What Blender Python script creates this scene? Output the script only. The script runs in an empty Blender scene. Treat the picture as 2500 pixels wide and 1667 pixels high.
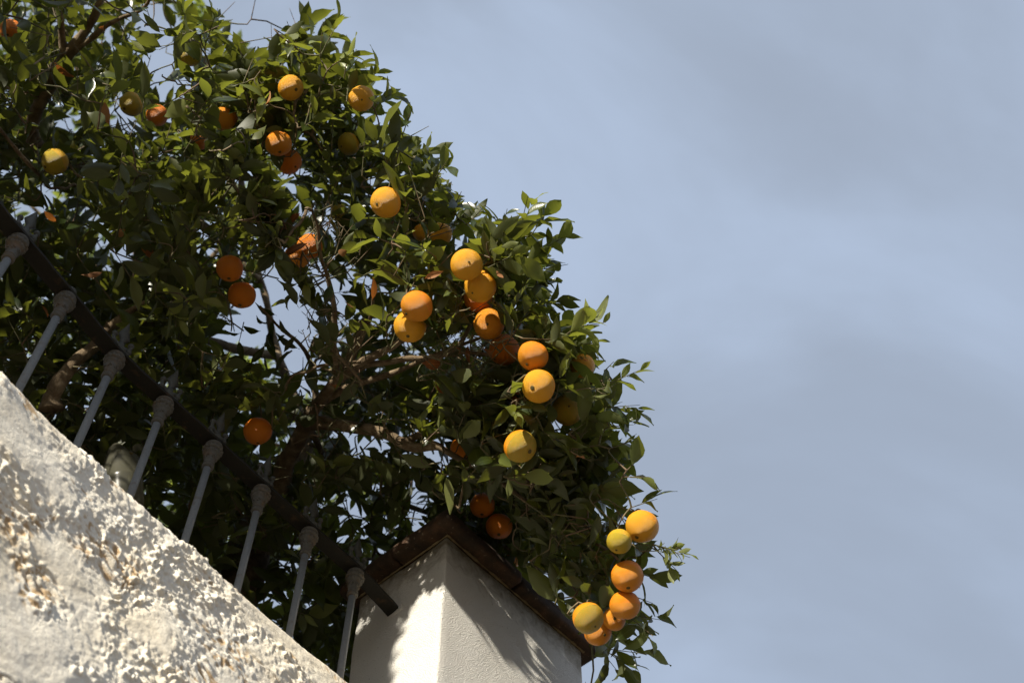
import bpy, math, random
import numpy as np
from mathutils import Matrix, Vector

random.seed(7)
rng = np.random.default_rng(7)
scene = bpy.context.scene
COL = scene.collection

# ---------------------------------------------------------------- camera
FPX = 3550.0                                   # focal length in pixels of the 2500 px wide photograph
PP = np.array([1250.0, 833.5])
ZEN = np.array([1298.0, -1395.0])              # where the verticals of the photograph meet
zc = np.array([ZEN[0] - PP[0], -(ZEN[1] - PP[1]), -FPX]); zc /= np.linalg.norm(zc)
fw = np.array([0, 0, -1.0]); yc = fw - (fw @ zc) * zc; yc /= np.linalg.norm(yc)
xc = np.cross(yc, zc)
R = np.array([xc, yc, zc])
CAM = np.array([0, 0, 1.6])
cam_data = bpy.data.cameras.new('camera')
cam = bpy.data.objects.new('camera', cam_data); COL.objects.link(cam)
m4 = np.eye(4); m4[:3, :3] = R; m4[:3, 3] = CAM
cam.matrix_world = Matrix(m4.tolist())
cam_data.sensor_width = 36.0
cam_data.lens = FPX / 2500 * 36.0
cam_data.clip_start = 0.05
cam_data.clip_end = 2000
cam_data.dof.use_dof = True
cam_data.dof.focus_distance = 3.62
cam_data.dof.aperture_fstop = 3.6
scene.camera = cam

# ---------------------------------------------------------------- light
SUN_EL = 18.5
S_h = np.array([-0.484, -0.875]); S_h /= np.linalg.norm(S_h)
SUN = np.array([S_h[0] * math.cos(math.radians(SUN_EL)), S_h[1] * math.cos(math.radians(SUN_EL)), math.sin(math.radians(SUN_EL))])
sun_data = bpy.data.lights.new('sun', 'SUN')
sun_data.energy = 5.0
sun_data.angle = math.radians(0.55)
sun_data.color = (1.0, 0.93, 0.80)
sun = bpy.data.objects.new('sun', sun_data); COL.objects.link(sun)
sun.rotation_euler = Vector((-SUN).tolist()).to_track_quat('-Z', 'Y').to_euler()
sun.location = (-6, -9, 8)

world = bpy.data.worlds.new('World'); scene.world = world
world.use_nodes = True
wt = world.node_tree; wn, wl = wt.nodes, wt.links
wn.clear()
wo = wn.new('ShaderNodeOutputWorld'); bg = wn.new('ShaderNodeBackground')
sky = wn.new('ShaderNodeTexSky'); sky.sky_type = 'NISHITA'; sky.sun_disc = False
sky.sun_elevation = math.radians(SUN_EL)
sky.sun_rotation = math.atan2(SUN[0], SUN[1])
sky.air_density = 1.0; sky.dust_density = 1.5; sky.ozone_density = 1.0
tcw = wn.new('ShaderNodeTexCoord')
mapw = wn.new('ShaderNodeMapping'); mapw.inputs['Scale'].default_value = (1.0, 1.6, 1.0); mapw.inputs['Rotation'].default_value = (0.3, 0.2, 0.9)
mapw.inputs['Location'].default_value = (5.0, 2.0, 8.0)
nz = wn.new('ShaderNodeTexNoise'); nz.inputs['Scale'].default_value = 2.3; nz.inputs['Detail'].default_value = 7.0; nz.inputs['Roughness'].default_value = 0.52; nz.inputs['Distortion'].default_value = 0.5
rampw = wn.new('ShaderNodeMapRange'); rampw.inputs['From Min'].default_value = 0.36; rampw.inputs['From Max'].default_value = 0.66
rampw.inputs['To Min'].default_value = 0.0; rampw.inputs['To Max'].default_value = 1.0; rampw.interpolation_type = 'SMOOTHSTEP'
veil = wn.new('ShaderNodeMix'); veil.data_type = 'RGBA'
veil.inputs['A'].default_value = (3.78, 4.45, 5.6, 1)      # thin grey-blue veil of high cloud
veil.inputs['B'].default_value = (4.85, 5.85, 7.6, 1)      # its brighter wisps
mixw = wn.new('ShaderNodeMix'); mixw.data_type = 'RGBA'; mixw.inputs['Factor'].default_value = 0.88
wl.new(tcw.outputs['Generated'], mapw.inputs['Vector']); wl.new(mapw.outputs[0], nz.inputs['Vector'])
wl.new(nz.outputs['Fac'], rampw.inputs['Value']); wl.new(rampw.outputs[0], veil.inputs['Factor'])
wl.new(sky.outputs[0], mixw.inputs['A']); wl.new(veil.outputs['Result'], mixw.inputs['B'])
wl.new(mixw.outputs['Result'], bg.inputs['Color'])
bg.inputs['Strength'].default_value = 0.061
wl.new(bg.outputs[0], wo.inputs['Surface'])

vs = scene.view_settings
vs.view_transform = 'Standard'; vs.look = 'None'; vs.exposure = 0.78; vs.gamma = 1.0; vs.use_curve_mapping = False

# ---------------------------------------------------------------- helpers
K = 2500 / 2352.0                              # measurements "q" were taken on a 2352 px wide view

def ray(x, y):
    d = R @ np.array([x - PP[0], -(y - PP[1]), -FPX]); return d / np.linalg.norm(d)
def at_z(x, y, z):
    d = ray(x, y); return CAM + d * (z - CAM[2]) / d[2]
def at_d(x, y, dist):
    return CAM + ray(x, y) * dist
def q(x, y, dist):
    return at_d(x * K, y * K, dist)
def proj(P):
    c = (np.asarray(P) - CAM) @ R
    return np.stack([PP[0] - FPX * c[..., 0] / c[..., 2], PP[1] + FPX * c[..., 1] / c[..., 2]], -1) / K

def _hash(ix, iy, iz, seed):
    h = (ix.astype(np.int64) * 374761393 + iy.astype(np.int64) * 668265263 + iz.astype(np.int64) * 2147483647 + seed * 144269) & 0xffffffff
    h = ((h ^ (h >> 13)) * 1274126177) & 0xffffffff
    return ((h ^ (h >> 16)) & 0xffff) / 32767.5 - 1.0
def vnoise(p, seed=0):
    p = np.asarray(p, float); i = np.floor(p).astype(np.int64); f = p - i; u = f * f * f * (f * (f * 6 - 15) + 10)
    out = 0
    for dx in (0, 1):
        for dy in (0, 1):
            for dz in (0, 1):
                w = (u[..., 0] if dx else 1 - u[..., 0]) * (u[..., 1] if dy else 1 - u[..., 1]) * (u[..., 2] if dz else 1 - u[..., 2])
                out = out + w * _hash(i[..., 0] + dx, i[..., 1] + dy, i[..., 2] + dz, seed)
    return out
def fbm(p, octv=4, seed=0, gain=0.5):
    a, s, o = 1.0, 0, 0.0
    for k in range(octv):
        o = o + a * vnoise(p * (2.03 ** k), seed + 17 * k); s += a; a *= gain
    return o / s

def tag(o, label=None, cat=None, group=None, kind=None):
    if label: o['label'] = label
    if cat: o['category'] = cat
    if group: o['group'] = group
    if kind: o['kind'] = kind
    return o
def empty(name, loc):
    o = bpy.data.objects.new(name, None); COL.objects.link(o); o.location = tuple(loc)
    o.empty_display_size = 0.1
    return o
def link_mesh(name, me, mat, parent=None):
    if mat and not me.materials: me.materials.append(mat)
    o = bpy.data.objects.new(name, me); COL.objects.link(o)
    if parent is not None:
        o.parent = parent
        pl = Vector(parent_world(parent))
        o.location = -pl
    return o
def parent_world(p):
    v = Vector(p.location)
    while p.parent is not None:
        p = p.parent; v = v + Vector(p.location)
    return v
def mesh_np(name, V, F4, smooth=True):
    """quads (n,4) or tris (n,3) from numpy arrays"""
    V = np.asarray(V, np.float32); F4 = np.asarray(F4, np.int32); k = F4.shape[1]
    me = bpy.data.meshes.new(name)
    me.vertices.add(len(V)); me.vertices.foreach_set('co', V.ravel())
    me.loops.add(F4.size); me.loops.foreach_set('vertex_index', F4.ravel())
    me.polygons.add(len(F4)); me.polygons.foreach_set('loop_start', np.arange(0, F4.size, k, dtype=np.int32))
    try: me.polygons.foreach_set('loop_total', np.full(len(F4), k, np.int32))
    except Exception: pass
    me.polygons.foreach_set('use_smooth', np.full(len(F4), smooth))
    me.update(calc_edges=True); me.validate()
    return me
def mesh_py(name, V, F, smooth=True):
    me = bpy.data.meshes.new(name); me.from_pydata([tuple(map(float, v)) for v in V], [], [tuple(map(int, f)) for f in F])
    me.polygons.foreach_set('use_smooth', [smooth] * len(me.polygons)); me.update()
    return me
class MB:
    def __init__(s): s.V = []; s.F = []
    def add(s, V, F):
        o = len(s.V); s.V.extend([tuple(map(float, v)) for v in V]); s.F.extend([tuple(int(i) + o for i in f) for f in F]); return s
    def build(s, name, mat, parent=None, smooth=True):
        return link_mesh(name, mesh_py(name, s.V, s.F, smooth), mat, parent)

def frame_of(d):
    d = d / (np.linalg.norm(d) + 1e-12)
    a = np.array([0, 0, 1.0]) if abs(d[2]) < 0.9 else np.array([1.0, 0, 0])
    x = np.cross(a, d); x /= np.linalg.norm(x); y = np.cross(d, x)
    return x, y, d
def smooth_path(P, R_, n=6):
    P = np.asarray(P, float); R_ = np.asarray(R_, float)
    if len(P) < 3: return P, R_
    Q = np.vstack([2 * P[0] - P[1], P, 2 * P[-1] - P[-2]])
    out, ro = [], []
    for i in range(1, len(Q) - 2):
        for t in np.linspace(0, 1, n, endpoint=False):
            a, b, c, d = Q[i - 1], Q[i], Q[i + 1], Q[i + 2]
            out.append(0.5 * ((2 * b) + (-a + c) * t + (2 * a - 5 * b + 4 * c - d) * t * t + (-a + 3 * b - 3 * c + d) * t ** 3))
            ro.append(R_[i - 1] * (1 - t) + R_[i] * t)
    out.append(P[-1]); ro.append(R_[-1])
    return np.array(out), np.array(ro)
def tube(P, R_, seg=8, knobs=0.0, seed=0):
    P = np.asarray(P, float); n = len(P); V = []; F = []
    T = np.gradient(P, axis=0)
    x, y, _ = frame_of(T[0])
    for i in range(n):
        d = T[i] / (np.linalg.norm(T[i]) + 1e-12)
        x = x - (x @ d) * d; x /= np.linalg.norm(x) + 1e-12; y = np.cross(d, x)
        for k in range(seg):
            a = 2 * math.pi * k / seg
            V.append(P[i] + (x * math.cos(a) + y * math.sin(a)) * R_[i])
    V = np.array(V)
    if knobs:
        nv = fbm(V * 28.0, 3, seed)
        c = np.repeat(P, seg, axis=0)
        V = c + (V - c) * (1 + knobs * nv)[:, None]
    for i in range(n - 1):
        for k in range(seg):
            a = i * seg + k; b = i * seg + (k + 1) % seg
            F.append((a, b, b + seg, a + seg))
    V = list(V); V.append(P[0]); V.append(P[-1]); c0, c1 = len(V) - 2, len(V) - 1
    for k in range(seg):
        F.append((c0, (k + 1) % seg, k)); o = (n - 1) * seg; F.append((c1, o + k, o + (k + 1) % seg))
    return V, F
def lathe(prof, seg=20, axis_o=(0, 0, 0), lobes=0, lob_amp=0.0):
    """prof: list of (r, z, lobed?)"""
    V, F = [], []
    for r, z, *l in prof:
        for k in range(seg):
            a = 2 * math.pi * k / seg
            rr = r * (1 + (lob_amp * abs(math.cos(lobes * a / 2)) if l and l[0] else 0))
            V.append((axis_o[0] + rr * math.cos(a), axis_o[1] + rr * math.sin(a), axis_o[2] + z))
    n = len(prof)
    for i in range(n - 1):
        for k in range(seg):
            a = i * seg + k; b = i * seg + (k + 1) % seg
            F.append((a, b, b + seg, a + seg))
    F.append(tuple(range(seg - 1, -1, -1))); F.append(tuple(range((n - 1) * seg, n * seg)))
    return V, F

# ---------------------------------------------------------------- materials
def new_mat(name):
    m = bpy.data.materials.new(name); m.use_nodes = True
    nt = m.node_tree; b = nt.nodes['Principled BSDF']
    return m, nt, nt.nodes, nt.links, b
def noise_node(N, L, scale, detail=4, rough=0.55, coord=None, dist=0.0):
    n = N.new('ShaderNodeTexNoise'); n.inputs['Scale'].default_value = scale; n.inputs['Detail'].default_value = detail
    n.inputs['Roughness'].default_value = rough; n.inputs['Distortion'].default_value = dist
    if coord is not None: L.new(coord, n.inputs['Vector'])
    return n
def ramp_node(N, L, src, stops):
    r = N.new('ShaderNodeValToRGB'); e = r.color_ramp.elements
    while len(e) < len(stops): e.new(0.5)
    for i, (p, c) in enumerate(stops):
        e[i].position = p; e[i].color = (*c, 1) if len(c) == 3 else c
    if src is not None: L.new(src, r.inputs['Fac'])
    return r
def mixc(N, L, fac, a, b, mode='MIX'):
    m = N.new('ShaderNodeMix'); m.data_type = 'RGBA'; m.blend_type = mode
    for key, v in (('Factor', fac), ('A', a), ('B', b)):
        if isinstance(v, (int, float)): m.inputs[key].default_value = v
        elif isinstance(v, tuple): m.inputs[key].default_value = (*v, 1)
        else: L.new(v, m.inputs[key])
    return m.outputs['Result']
def math_node(N, L, op, a, b=None, clamp=False):
    m = N.new('ShaderNodeMath'); m.operation = op; m.use_clamp = clamp
    for i, v in enumerate((a, b)):
        if v is None: continue
        if isinstance(v, (int, float)): m.inputs[i].default_value = v
        else: L.new(v, m.inputs[i])
    return m.outputs[0]
def bump(N, L, h, strength, dist, bs, normal=None):
    b = N.new('ShaderNodeBump'); b.inputs['Strength'].default_value = strength; b.inputs['Distance'].default_value = dist
    L.new(h, b.inputs['Height'])
    if normal is not None: L.new(normal, b.inputs['Normal'])
    if bs is not None: L.new(b.outputs[0], bs.inputs['Normal'])
    return b.outputs[0]

def leaf_material(name, dark, mid, light, under, trans, tfac=0.36, rough=0.30):
    m, nt, N, L, b = new_mat(name)
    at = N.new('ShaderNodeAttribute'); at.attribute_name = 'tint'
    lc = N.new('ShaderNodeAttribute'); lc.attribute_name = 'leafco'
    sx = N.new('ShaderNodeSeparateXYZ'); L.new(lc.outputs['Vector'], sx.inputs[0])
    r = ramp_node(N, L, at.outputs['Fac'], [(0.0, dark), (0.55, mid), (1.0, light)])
    geo = N.new('ShaderNodeNewGeometry')
    nz_ = noise_node(N, L, 38, 3, 0.6, geo.outputs['Position'])
    spots = ramp_node(N, L, nz_.outputs['Fac'], [(0.52, (0, 0, 0)), (0.75, (1, 1, 1))])
    c1 = mixc(N, L, math_node(N, L, 'MULTIPLY', spots.outputs[0], 0.22), r.outputs[0], tuple(x * 2.2 for x in mid))
    rib = math_node(N, L, 'ABSOLUTE', sx.outputs[1])
    ribm = ramp_node(N, L, rib, [(0.03, (1, 1, 1)), (0.10, (0, 0, 0))])
    # side veins
    v = math_node(N, L, 'SINE', math_node(N, L, 'MULTIPLY', math_node(N, L, 'SUBTRACT', sx.outputs[0], math_node(N, L, 'MULTIPLY', rib, 0.22)), 62.0))
    vm = ramp_node(N, L, v, [(0.80, (0, 0, 0)), (1.0, (1, 1, 1))])
    c2 = mixc(N, L, math_node(N, L, 'MULTIPLY', ribm.outputs[0], 0.55), c1, tuple(x * 2.6 + 0.02 for x in mid))
    c3 = mixc(N, L, math_node(N, L, 'MULTIPLY', vm.outputs[0], 0.16), c2, tuple(x * 2.2 for x in mid))
    und = mixc(N, L, 0.6, under, r.outputs[0])
    c4 = mixc(N, L, geo.outputs['Backfacing'], c3, und)
    # specks of dust / scale on some leaves
    n2 = noise_node(N, L, 160, 2, 0.7, geo.outputs['Position']); sp = ramp_node(N, L, n2.outputs['Fac'], [(0.66, (0, 0, 0)), (0.72, (1, 1, 1))])
    c5 = mixc(N, L, math_node(N, L, 'MULTIPLY', sp.outputs[0], 0.15), c4, (0.22, 0.22, 0.14))
    L.new(c5, b.inputs['Base Color'])
    ro = math_node(N, L, 'ADD', math_node(N, L, 'MULTIPLY', geo.outputs['Backfacing'], 0.22), rough)
    L.new(ro, b.inputs['Roughness']); b.inputs['Specular IOR Level'].default_value = 0.46
    bump(N, L, v, 0.05, 0.0006, b)
    tr = N.new('ShaderNodeBsdfTranslucent')
    tcol = mixc(N, L, at.outputs['Fac'], tuple(x * 0.35 for x in trans), trans)
    L.new(tcol, tr.inputs['Color'])
    mx = N.new('ShaderNodeMixShader'); mx.inputs['Fac'].default_value = tfac
    L.new(b.outputs[0], mx.inputs[1]); L.new(tr.outputs[0], mx.inputs[2])
    L.new(mx.outputs[0], N['Material Output'].inputs['Surface'])
    return m
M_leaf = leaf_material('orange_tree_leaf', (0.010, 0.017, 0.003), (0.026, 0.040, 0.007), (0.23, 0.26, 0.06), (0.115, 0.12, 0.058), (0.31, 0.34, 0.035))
M_leaf_far = leaf_material('sunlit_far_leaf', (0.06, 0.10, 0.016), (0.11, 0.16, 0.03), (0.20, 0.25, 0.06), (0.22, 0.25, 0.10), (0.38, 0.45, 0.06), 0.4)  # brighter copy of the leaf colours, sunlight on the farther tree put in
M_dry = leaf_material('withered_leaf', (0.16, 0.06, 0.02), (0.26, 0.10, 0.03), (0.40, 0.21, 0.08), (0.34, 0.17, 0.07), (0.55, 0.18, 0.03), 0.35, 0.6)

def bark_material():
    m, nt, N, L, b = new_mat('bark')
    tc = N.new('ShaderNodeNewGeometry')
    n = noise_node(N, L, 30, 6, 0.65, tc.outputs['Position'], 0.4)
    r = ramp_node(N, L, n.outputs['Fac'], [(0.3, (0.07, 0.048, 0.028)), (0.5, (0.165, 0.12, 0.072)), (0.72, (0.34, 0.27, 0.18))])
    n2 = noise_node(N, L, 190, 4, 0.7, tc.outputs['Position'])
    L.new(mixc(N, L, math_node(N, L, 'MULTIPLY', n2.outputs['Fac'], 0.35), r.outputs[0], (0.10, 0.07, 0.04)), b.inputs['Base Color'])
    b.inputs['Roughness'].default_value = 0.85; b.inputs['Specular IOR Level'].default_value = 0.2
    nb = bump(N, L, n2.outputs['Fac'], 0.7, 0.003, None); bump(N, L, n.outputs['Fac'], 0.6, 0.008, b, nb)
    return m
M_bark = bark_material()
def twig_material():
    m, nt, N, L, b = new_mat('twig')
    tc = N.new('ShaderNodeNewGeometry'); n = noise_node(N, L, 9, 3, 0.6, tc.outputs['Position'])
    r = ramp_node(N, L, n.outputs['Fac'], [(0.38, (0.12, 0.075, 0.04)), (0.52, (0.07, 0.075, 0.025)), (0.66, (0.20, 0.14, 0.08))])
    L.new(r.outputs[0], b.inputs['Base Color']); b.inputs['Roughness'].default_value = 0.75
    return m
M_twig = twig_material()

def orange_material(name, base, green, g_amt, rough=0.38):
    m, nt, N, L, b = new_mat(name)
    tc = N.new('ShaderNodeTexCoord'); oi = N.new('ShaderNodeObjectInfo')
    off = N.new('ShaderNodeVectorMath'); off.operation = 'SCALE'; L.new(oi.outputs['Location'], off.inputs[0]); off.inputs['Scale'].default_value = 37.0
    ad = N.new('ShaderNodeVectorMath'); ad.operation = 'ADD'; L.new(tc.outputs['Object'], ad.inputs[0]); L.new(off.outputs[0], ad.inputs[1])
    big = noise_node(N, L, 16, 3, 0.55, ad.outputs[0], 0.3)
    sx = N.new('ShaderNodeSeparateXYZ'); L.new(tc.outputs['Object'], sx.inputs[0])
    low = N.new('ShaderNodeMapRange'); low.inputs['From Min'].default_value = 0.01; low.inputs['From Max'].default_value = -0.038; L.new(sx.outputs[2], low.inputs['Value'])
    gm = math_node(N, L, 'MULTIPLY', math_node(N, L, 'ADD', math_node(N, L, 'MULTIPLY', low.outputs[0], 0.75), math_node(N, L, 'SUBTRACT', big.outputs['Fac'], 0.5)), g_amt, True)
    hue = mixc(N, L, big.outputs['Fac'], base, (base[0] * 1.05, min(base[1] * 1.22, 1), base[2] * 1.3))
    c = mixc(N, L, gm, hue, green)
    vo = N.new('ShaderNodeTexVoronoi'); vo.inputs['Scale'].default_value = 75; L.new(ad.outputs[0], vo.inputs['Vector'])
    gate = noise_node(N, L, 22, 2, 0.5, ad.outputs[0])
    dot = ramp_node(N, L, math_node(N, L, 'ADD', vo.outputs['Distance'], math_node(N, L, 'MULTIPLY', gate.outputs['Fac'], 0.55)), [(0.33, (1, 1, 1)), (0.43, (0, 0, 0))])
    c = mixc(N, L, math_node(N, L, 'MULTIPLY', dot.outputs[0], 0.75), c, (0.13, 0.08, 0.02))
    n3 = noise_node(N, L, 60, 4, 0.65, ad.outputs[0]); scuff = ramp_node(N, L, n3.outputs['Fac'], [(0.60, (0, 0, 0)), (0.72, (1, 1, 1))])
    c = mixc(N, L, math_node(N, L, 'MULTIPLY', scuff.outputs[0], 0.30), c, (0.46, 0.30, 0.09))
    L.new(c, b.inputs['Base Color']); b.inputs['Roughness'].default_value = rough
    b.inputs['Specular IOR Level'].default_value = 0.36
    b.inputs['Subsurface Weight'].default_value = 0.04; b.inputs['Subsurface Radius'].default_value = (0.012, 0.005, 0.001); b.inputs['Subsurface Scale'].default_value = 0.6
    pv = N.new('ShaderNodeTexVoronoi'); pv.inputs['Scale'].default_value = 300; L.new(ad.outputs[0], pv.inputs['Vector'])
    bump(N, L, pv.outputs['Distance'], 0.7, 0.0012, b)
    return m
M_or = {
 'deep': orange_material('orange_peel_deep', (0.70, 0.165, 0.003), (0.34, 0.20, 0.02), 0.25),
 'orange': orange_material('orange_peel', (0.76, 0.215, 0.003), (0.34, 0.27, 0.03), 0.35),
 'yellow': orange_material('orange_peel_yellow', (0.80, 0.295, 0.005), (0.42, 0.34, 0.035), 0.4),
 'patch': orange_material('orange_peel_green_patch', (0.78, 0.255, 0.004), (0.28, 0.26, 0.022), 1.0),
 'green': orange_material('orange_peel_unripe', (0.62, 0.32, 0.012), (0.32, 0.28, 0.018), 0.9),
}
def simple_mat(name, c, rough=0.8, spec=0.3, nscale=40, var=0.3, metal=0.0, bmp=0.0):
    m, nt, N, L, b = new_mat(name)
    g = N.new('ShaderNodeNewGeometry'); n = noise_node(N, L, nscale, 5, 0.6, g.outputs['Position'])
    L.new(mixc(N, L, n.outputs['Fac'], tuple(x * (1 - var) for x in c), tuple(min(1, x * (1 + var)) for x in c)), b.inputs['Base Color'])
    b.inputs['Roughness'].default_value = rough; b.inputs['Specular IOR Level'].default_value = spec; b.inputs['Metallic'].default_value = metal
    if bmp: bump(N, L, n.outputs['Fac'], bmp, 0.003, b)
    return m
M_navel = simple_mat('orange_navel', (0.10, 0.075, 0.025), 0.8, 0.2, 300, 0.4)

def iron_material(name, base, rust_amt, dusty):
    m, nt, N, L, b = new_mat(name)
    g = N.new('ShaderNodeNewGeometry')
    n = noise_node(N, L, 26, 5, 0.62, g.outputs['Position']); n2 = noise_node(N, L, 130, 4, 0.7, g.outputs['Position'])
    rust = ramp_node(N, L, n.outputs['Fac'], [(0.56 - rust_amt, (0, 0, 0)), (0.74 - rust_amt, (1, 1, 1))])
    c = mixc(N, L, n2.outputs['Fac'], tuple(x * 0.75 for x in base), tuple(x * 1.25 for x in base))
    c = mixc(N, L, math_node(N, L, 'MULTIPLY', rust.outputs[0], 0.75), c, (0.11, 0.06, 0.025))
    c = mixc(N, L, math_node(N, L, 'MULTIPLY', n2.outputs['Fac'], dusty), c, (0.34, 0.31, 0.25))
    L.new(c, b.inputs['Base Color']); b.inputs['Roughness'].default_value = 0.66; b.inputs['Specular IOR Level'].default_value = 0.22
    nb = bump(N, L, n2.outputs['Fac'], 0.35, 0.0012, b)
    return m
M_bar = iron_material('painted_iron_bar', (0.17, 0.18, 0.185), -0.02, 0.2)
M_cast = iron_material('painted_cast_iron', (0.075, 0.072, 0.062), 0.06, 0.16)
M_finial = iron_material('finial_iron', (0.06, 0.064, 0.06), -0.05, 0.15)
M_rail = iron_material('painted_rail', (0.013, 0.012, 0.009), -0.02, 0.035)

def plaster_wall_material():
    m, nt, N, L, b = new_mat('rough_lime_plaster')
    a = N.new('ShaderNodeAttribute'); a.attribute_name = 'stain'
    g = N.new('ShaderNodeNewGeometry')
    n = noise_node(N, L, 14, 6, 0.65, g.outputs['Position'], 0.5)
    base = mixc(N, L, n.outputs['Fac'], (0.78, 0.72, 0.60), (0.92, 0.865, 0.75))
    n4 = noise_node(N, L, 4.5, 4, 0.6, g.outputs['Position'])
    warm = ramp_node(N, L, n4.outputs['Fac'], [(0.42, (0, 0, 0)), (0.66, (1, 1, 1))])
    base = mixc(N, L, math_node(N, L, 'MULTIPLY', warm.outputs[0], 0.6), base, (0.82, 0.70, 0.50))
    st = ramp_node(N, L, a.outputs['Fac'], [(0.15, (0, 0, 0)), (0.8, (1, 1, 1))])
    n5 = noise_node(N, L, 45, 3, 0.6, g.outputs['Position'])
    stc = mixc(N, L, n5.outputs['Fac'], (0.42, 0.25, 0.11), (0.62, 0.45, 0.25))
    c = mixc(N, L, math_node(N, L, 'MULTIPLY', st.outputs[0], 0.9), base, stc)
    L.new(c, b.inputs['Base Color']); b.inputs['Roughness'].default_value = 0.9; b.inputs['Specular IOR Level'].default_value = 0.2
    n2 = noise_node(N, L, 110, 6, 0.7, g.outputs['Position']); n3 = noise_node(N, L, 330, 3, 0.6, g.outputs['Position'])
    nb = bump(N, L, n2.outputs['Fac'], 0.55, 0.006, None); bump(N, L, n3.outputs['Fac'], 0.4, 0.002, b, nb)
    return m
M_wall = plaster_wall_material()

PZ = 4.67                                     # top of the pillar's plaster
def pillar_material():
    m, nt, N, L, b = new_mat('pillar_plaster')
    g = N.new('ShaderNodeNewGeometry'); tc = N.new('ShaderNodeTexCoord')
    sx = N.new('ShaderNodeSeparateXYZ'); L.new(g.outputs['Position'], sx.inputs[0])
    n = noise_node(N, L, 24, 6, 0.7, g.outputs['Position'], 0.6)
    # dirt washed down from under the tiles: ragged lower edge
    dz = math_node(N, L, 'SUBTRACT', PZ, sx.outputs[2])
    dd = math_node(N, L, 'SUBTRACT', math_node(N, L, 'MULTIPLY', n.outputs['Fac'], 0.20), dz)
    dirt = N.new('ShaderNodeMapRange'); dirt.inputs['From Min'].default_value = 0.0; dirt.inputs['From Max'].default_value = 0.10; L.new(dd, dirt.inputs['Value'])
    n6 = noise_node(N, L, 5, 4, 0.6, g.outputs['Position'])
    base = mixc(N, L, n6.outputs['Fac'], (0.72, 0.69, 0.62), (0.86, 0.84, 0.79))
    c = mixc(N, L, math_node(N, L, 'MULTIPLY', dirt.outputs[0], 0.85), base, (0.16, 0.12, 0.055))
    # small black specks
    n7 = noise_node(N, L, 150, 2, 0.5, g.outputs['Position']); sp = ramp_node(N, L, n7.outputs['Fac'], [(0.72, (0, 0, 0)), (0.76, (1, 1, 1))])
    c = mixc(N, L, math_node(N, L, 'MULTIPLY', sp.outputs[0], 0.6), c, (0.2, 0.17, 0.12))
    # brown streaks below the end of the rail
    L.new(c, b.inputs['Base Color']); b.inputs['Roughness'].default_value = 0.88; b.inputs['Specular IOR Level'].default_value = 0.25
    n2 = noise_node(N, L, 330, 2, 0.5, g.outputs['Position'])
    n8 = noise_node(N, L, 40, 3, 0.5, g.outputs['Position']); nb = bump(N, L, n8.outputs['Fac'], 0.35, 0.006, None)
    bump(N, L, n2.outputs['Fac'], 1.0, 0.010, b, nb)
    return m
M_pillar = pillar_material()
def tile_material():
    m, nt, N, L, b = new_mat('terracotta_tile')
    g = N.new('ShaderNodeNewGeometry'); n = noise_node(N, L, 22, 6, 0.65, g.outputs['Position'], 0.3)
    r = ramp_node(N, L, n.outputs['Fac'], [(0.32, (0.020, 0.013, 0.008)), (0.52, (0.048, 0.027, 0.013)), (0.72, (0.10, 0.048, 0.022))])
    n2 = noise_node(N, L, 70, 4, 0.6, g.outputs['Position']); lich = ramp_node(N, L, n2.outputs['Fac'], [(0.64, (0, 0, 0)), (0.70, (1, 1, 1))])
    L.new(mixc(N, L, math_node(N, L, 'MULTIPLY', lich.outputs[0], 0.4), r.outputs[0], (0.36, 0.30, 0.20)), b.inputs['Base Color'])
    b.inputs['Roughness'].default_value = 0.85; bump(N, L, n.outputs['Fac'], 0.5, 0.008, b)
    return m
M_tile = tile_material()
M_mortar = simple_mat('lime_mortar', (0.20, 0.155, 0.085), 0.95, 0.1, 60, 0.5, 0, 0.8)
M_ground = simple_mat('sunny_paving', (0.13, 0.10, 0.068), 0.9, 0.2, 3, 0.18, 0, 0.3)
M_soil = simple_mat('garden_soil', (0.14, 0.10, 0.06), 0.95, 0.1, 8, 0.4, 0, 0.6)
def bottle_material():
    m, nt, N, L, b = new_mat('milky_plastic')
    b.inputs['Base Color'].default_value = (0.15, 0.145, 0.105, 1); b.inputs['Roughness'].default_value = 0.25
    tr = N.new('ShaderNodeBsdfTransparent'); tr.inputs['Color'].default_value = (0.7, 0.7, 0.58, 1)
    tl = N.new('ShaderNodeBsdfTranslucent'); tl.inputs['Color'].default_value = (0.16, 0.15, 0.11, 1)
    m1 = N.new('ShaderNodeMixShader'); m1.inputs['Fac'].default_value = 0.45; L.new(b.outputs[0], m1.inputs[1]); L.new(tl.outputs[0], m1.inputs[2])
    m2 = N.new('ShaderNodeMixShader'); m2.inputs['Fac'].default_value = 0.25; L.new(m1.outputs[0], m2.inputs[1]); L.new(tr.outputs[0], m2.inputs[2])
    L.new(m2.outputs[0], N['Material Output'].inputs['Surface'])
    return m
M_bottle = bottle_material()

# ---------------------------------------------------------------- ground
bx = 400.0
g = MB(); g.add([(-bx, -bx, 0), (bx, -bx, 0), (bx, bx, 0), (-bx, bx, 0)], [(0, 1, 2, 3)])
tag(g.build('ground', M_ground, None, False), kind='structure')

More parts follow.
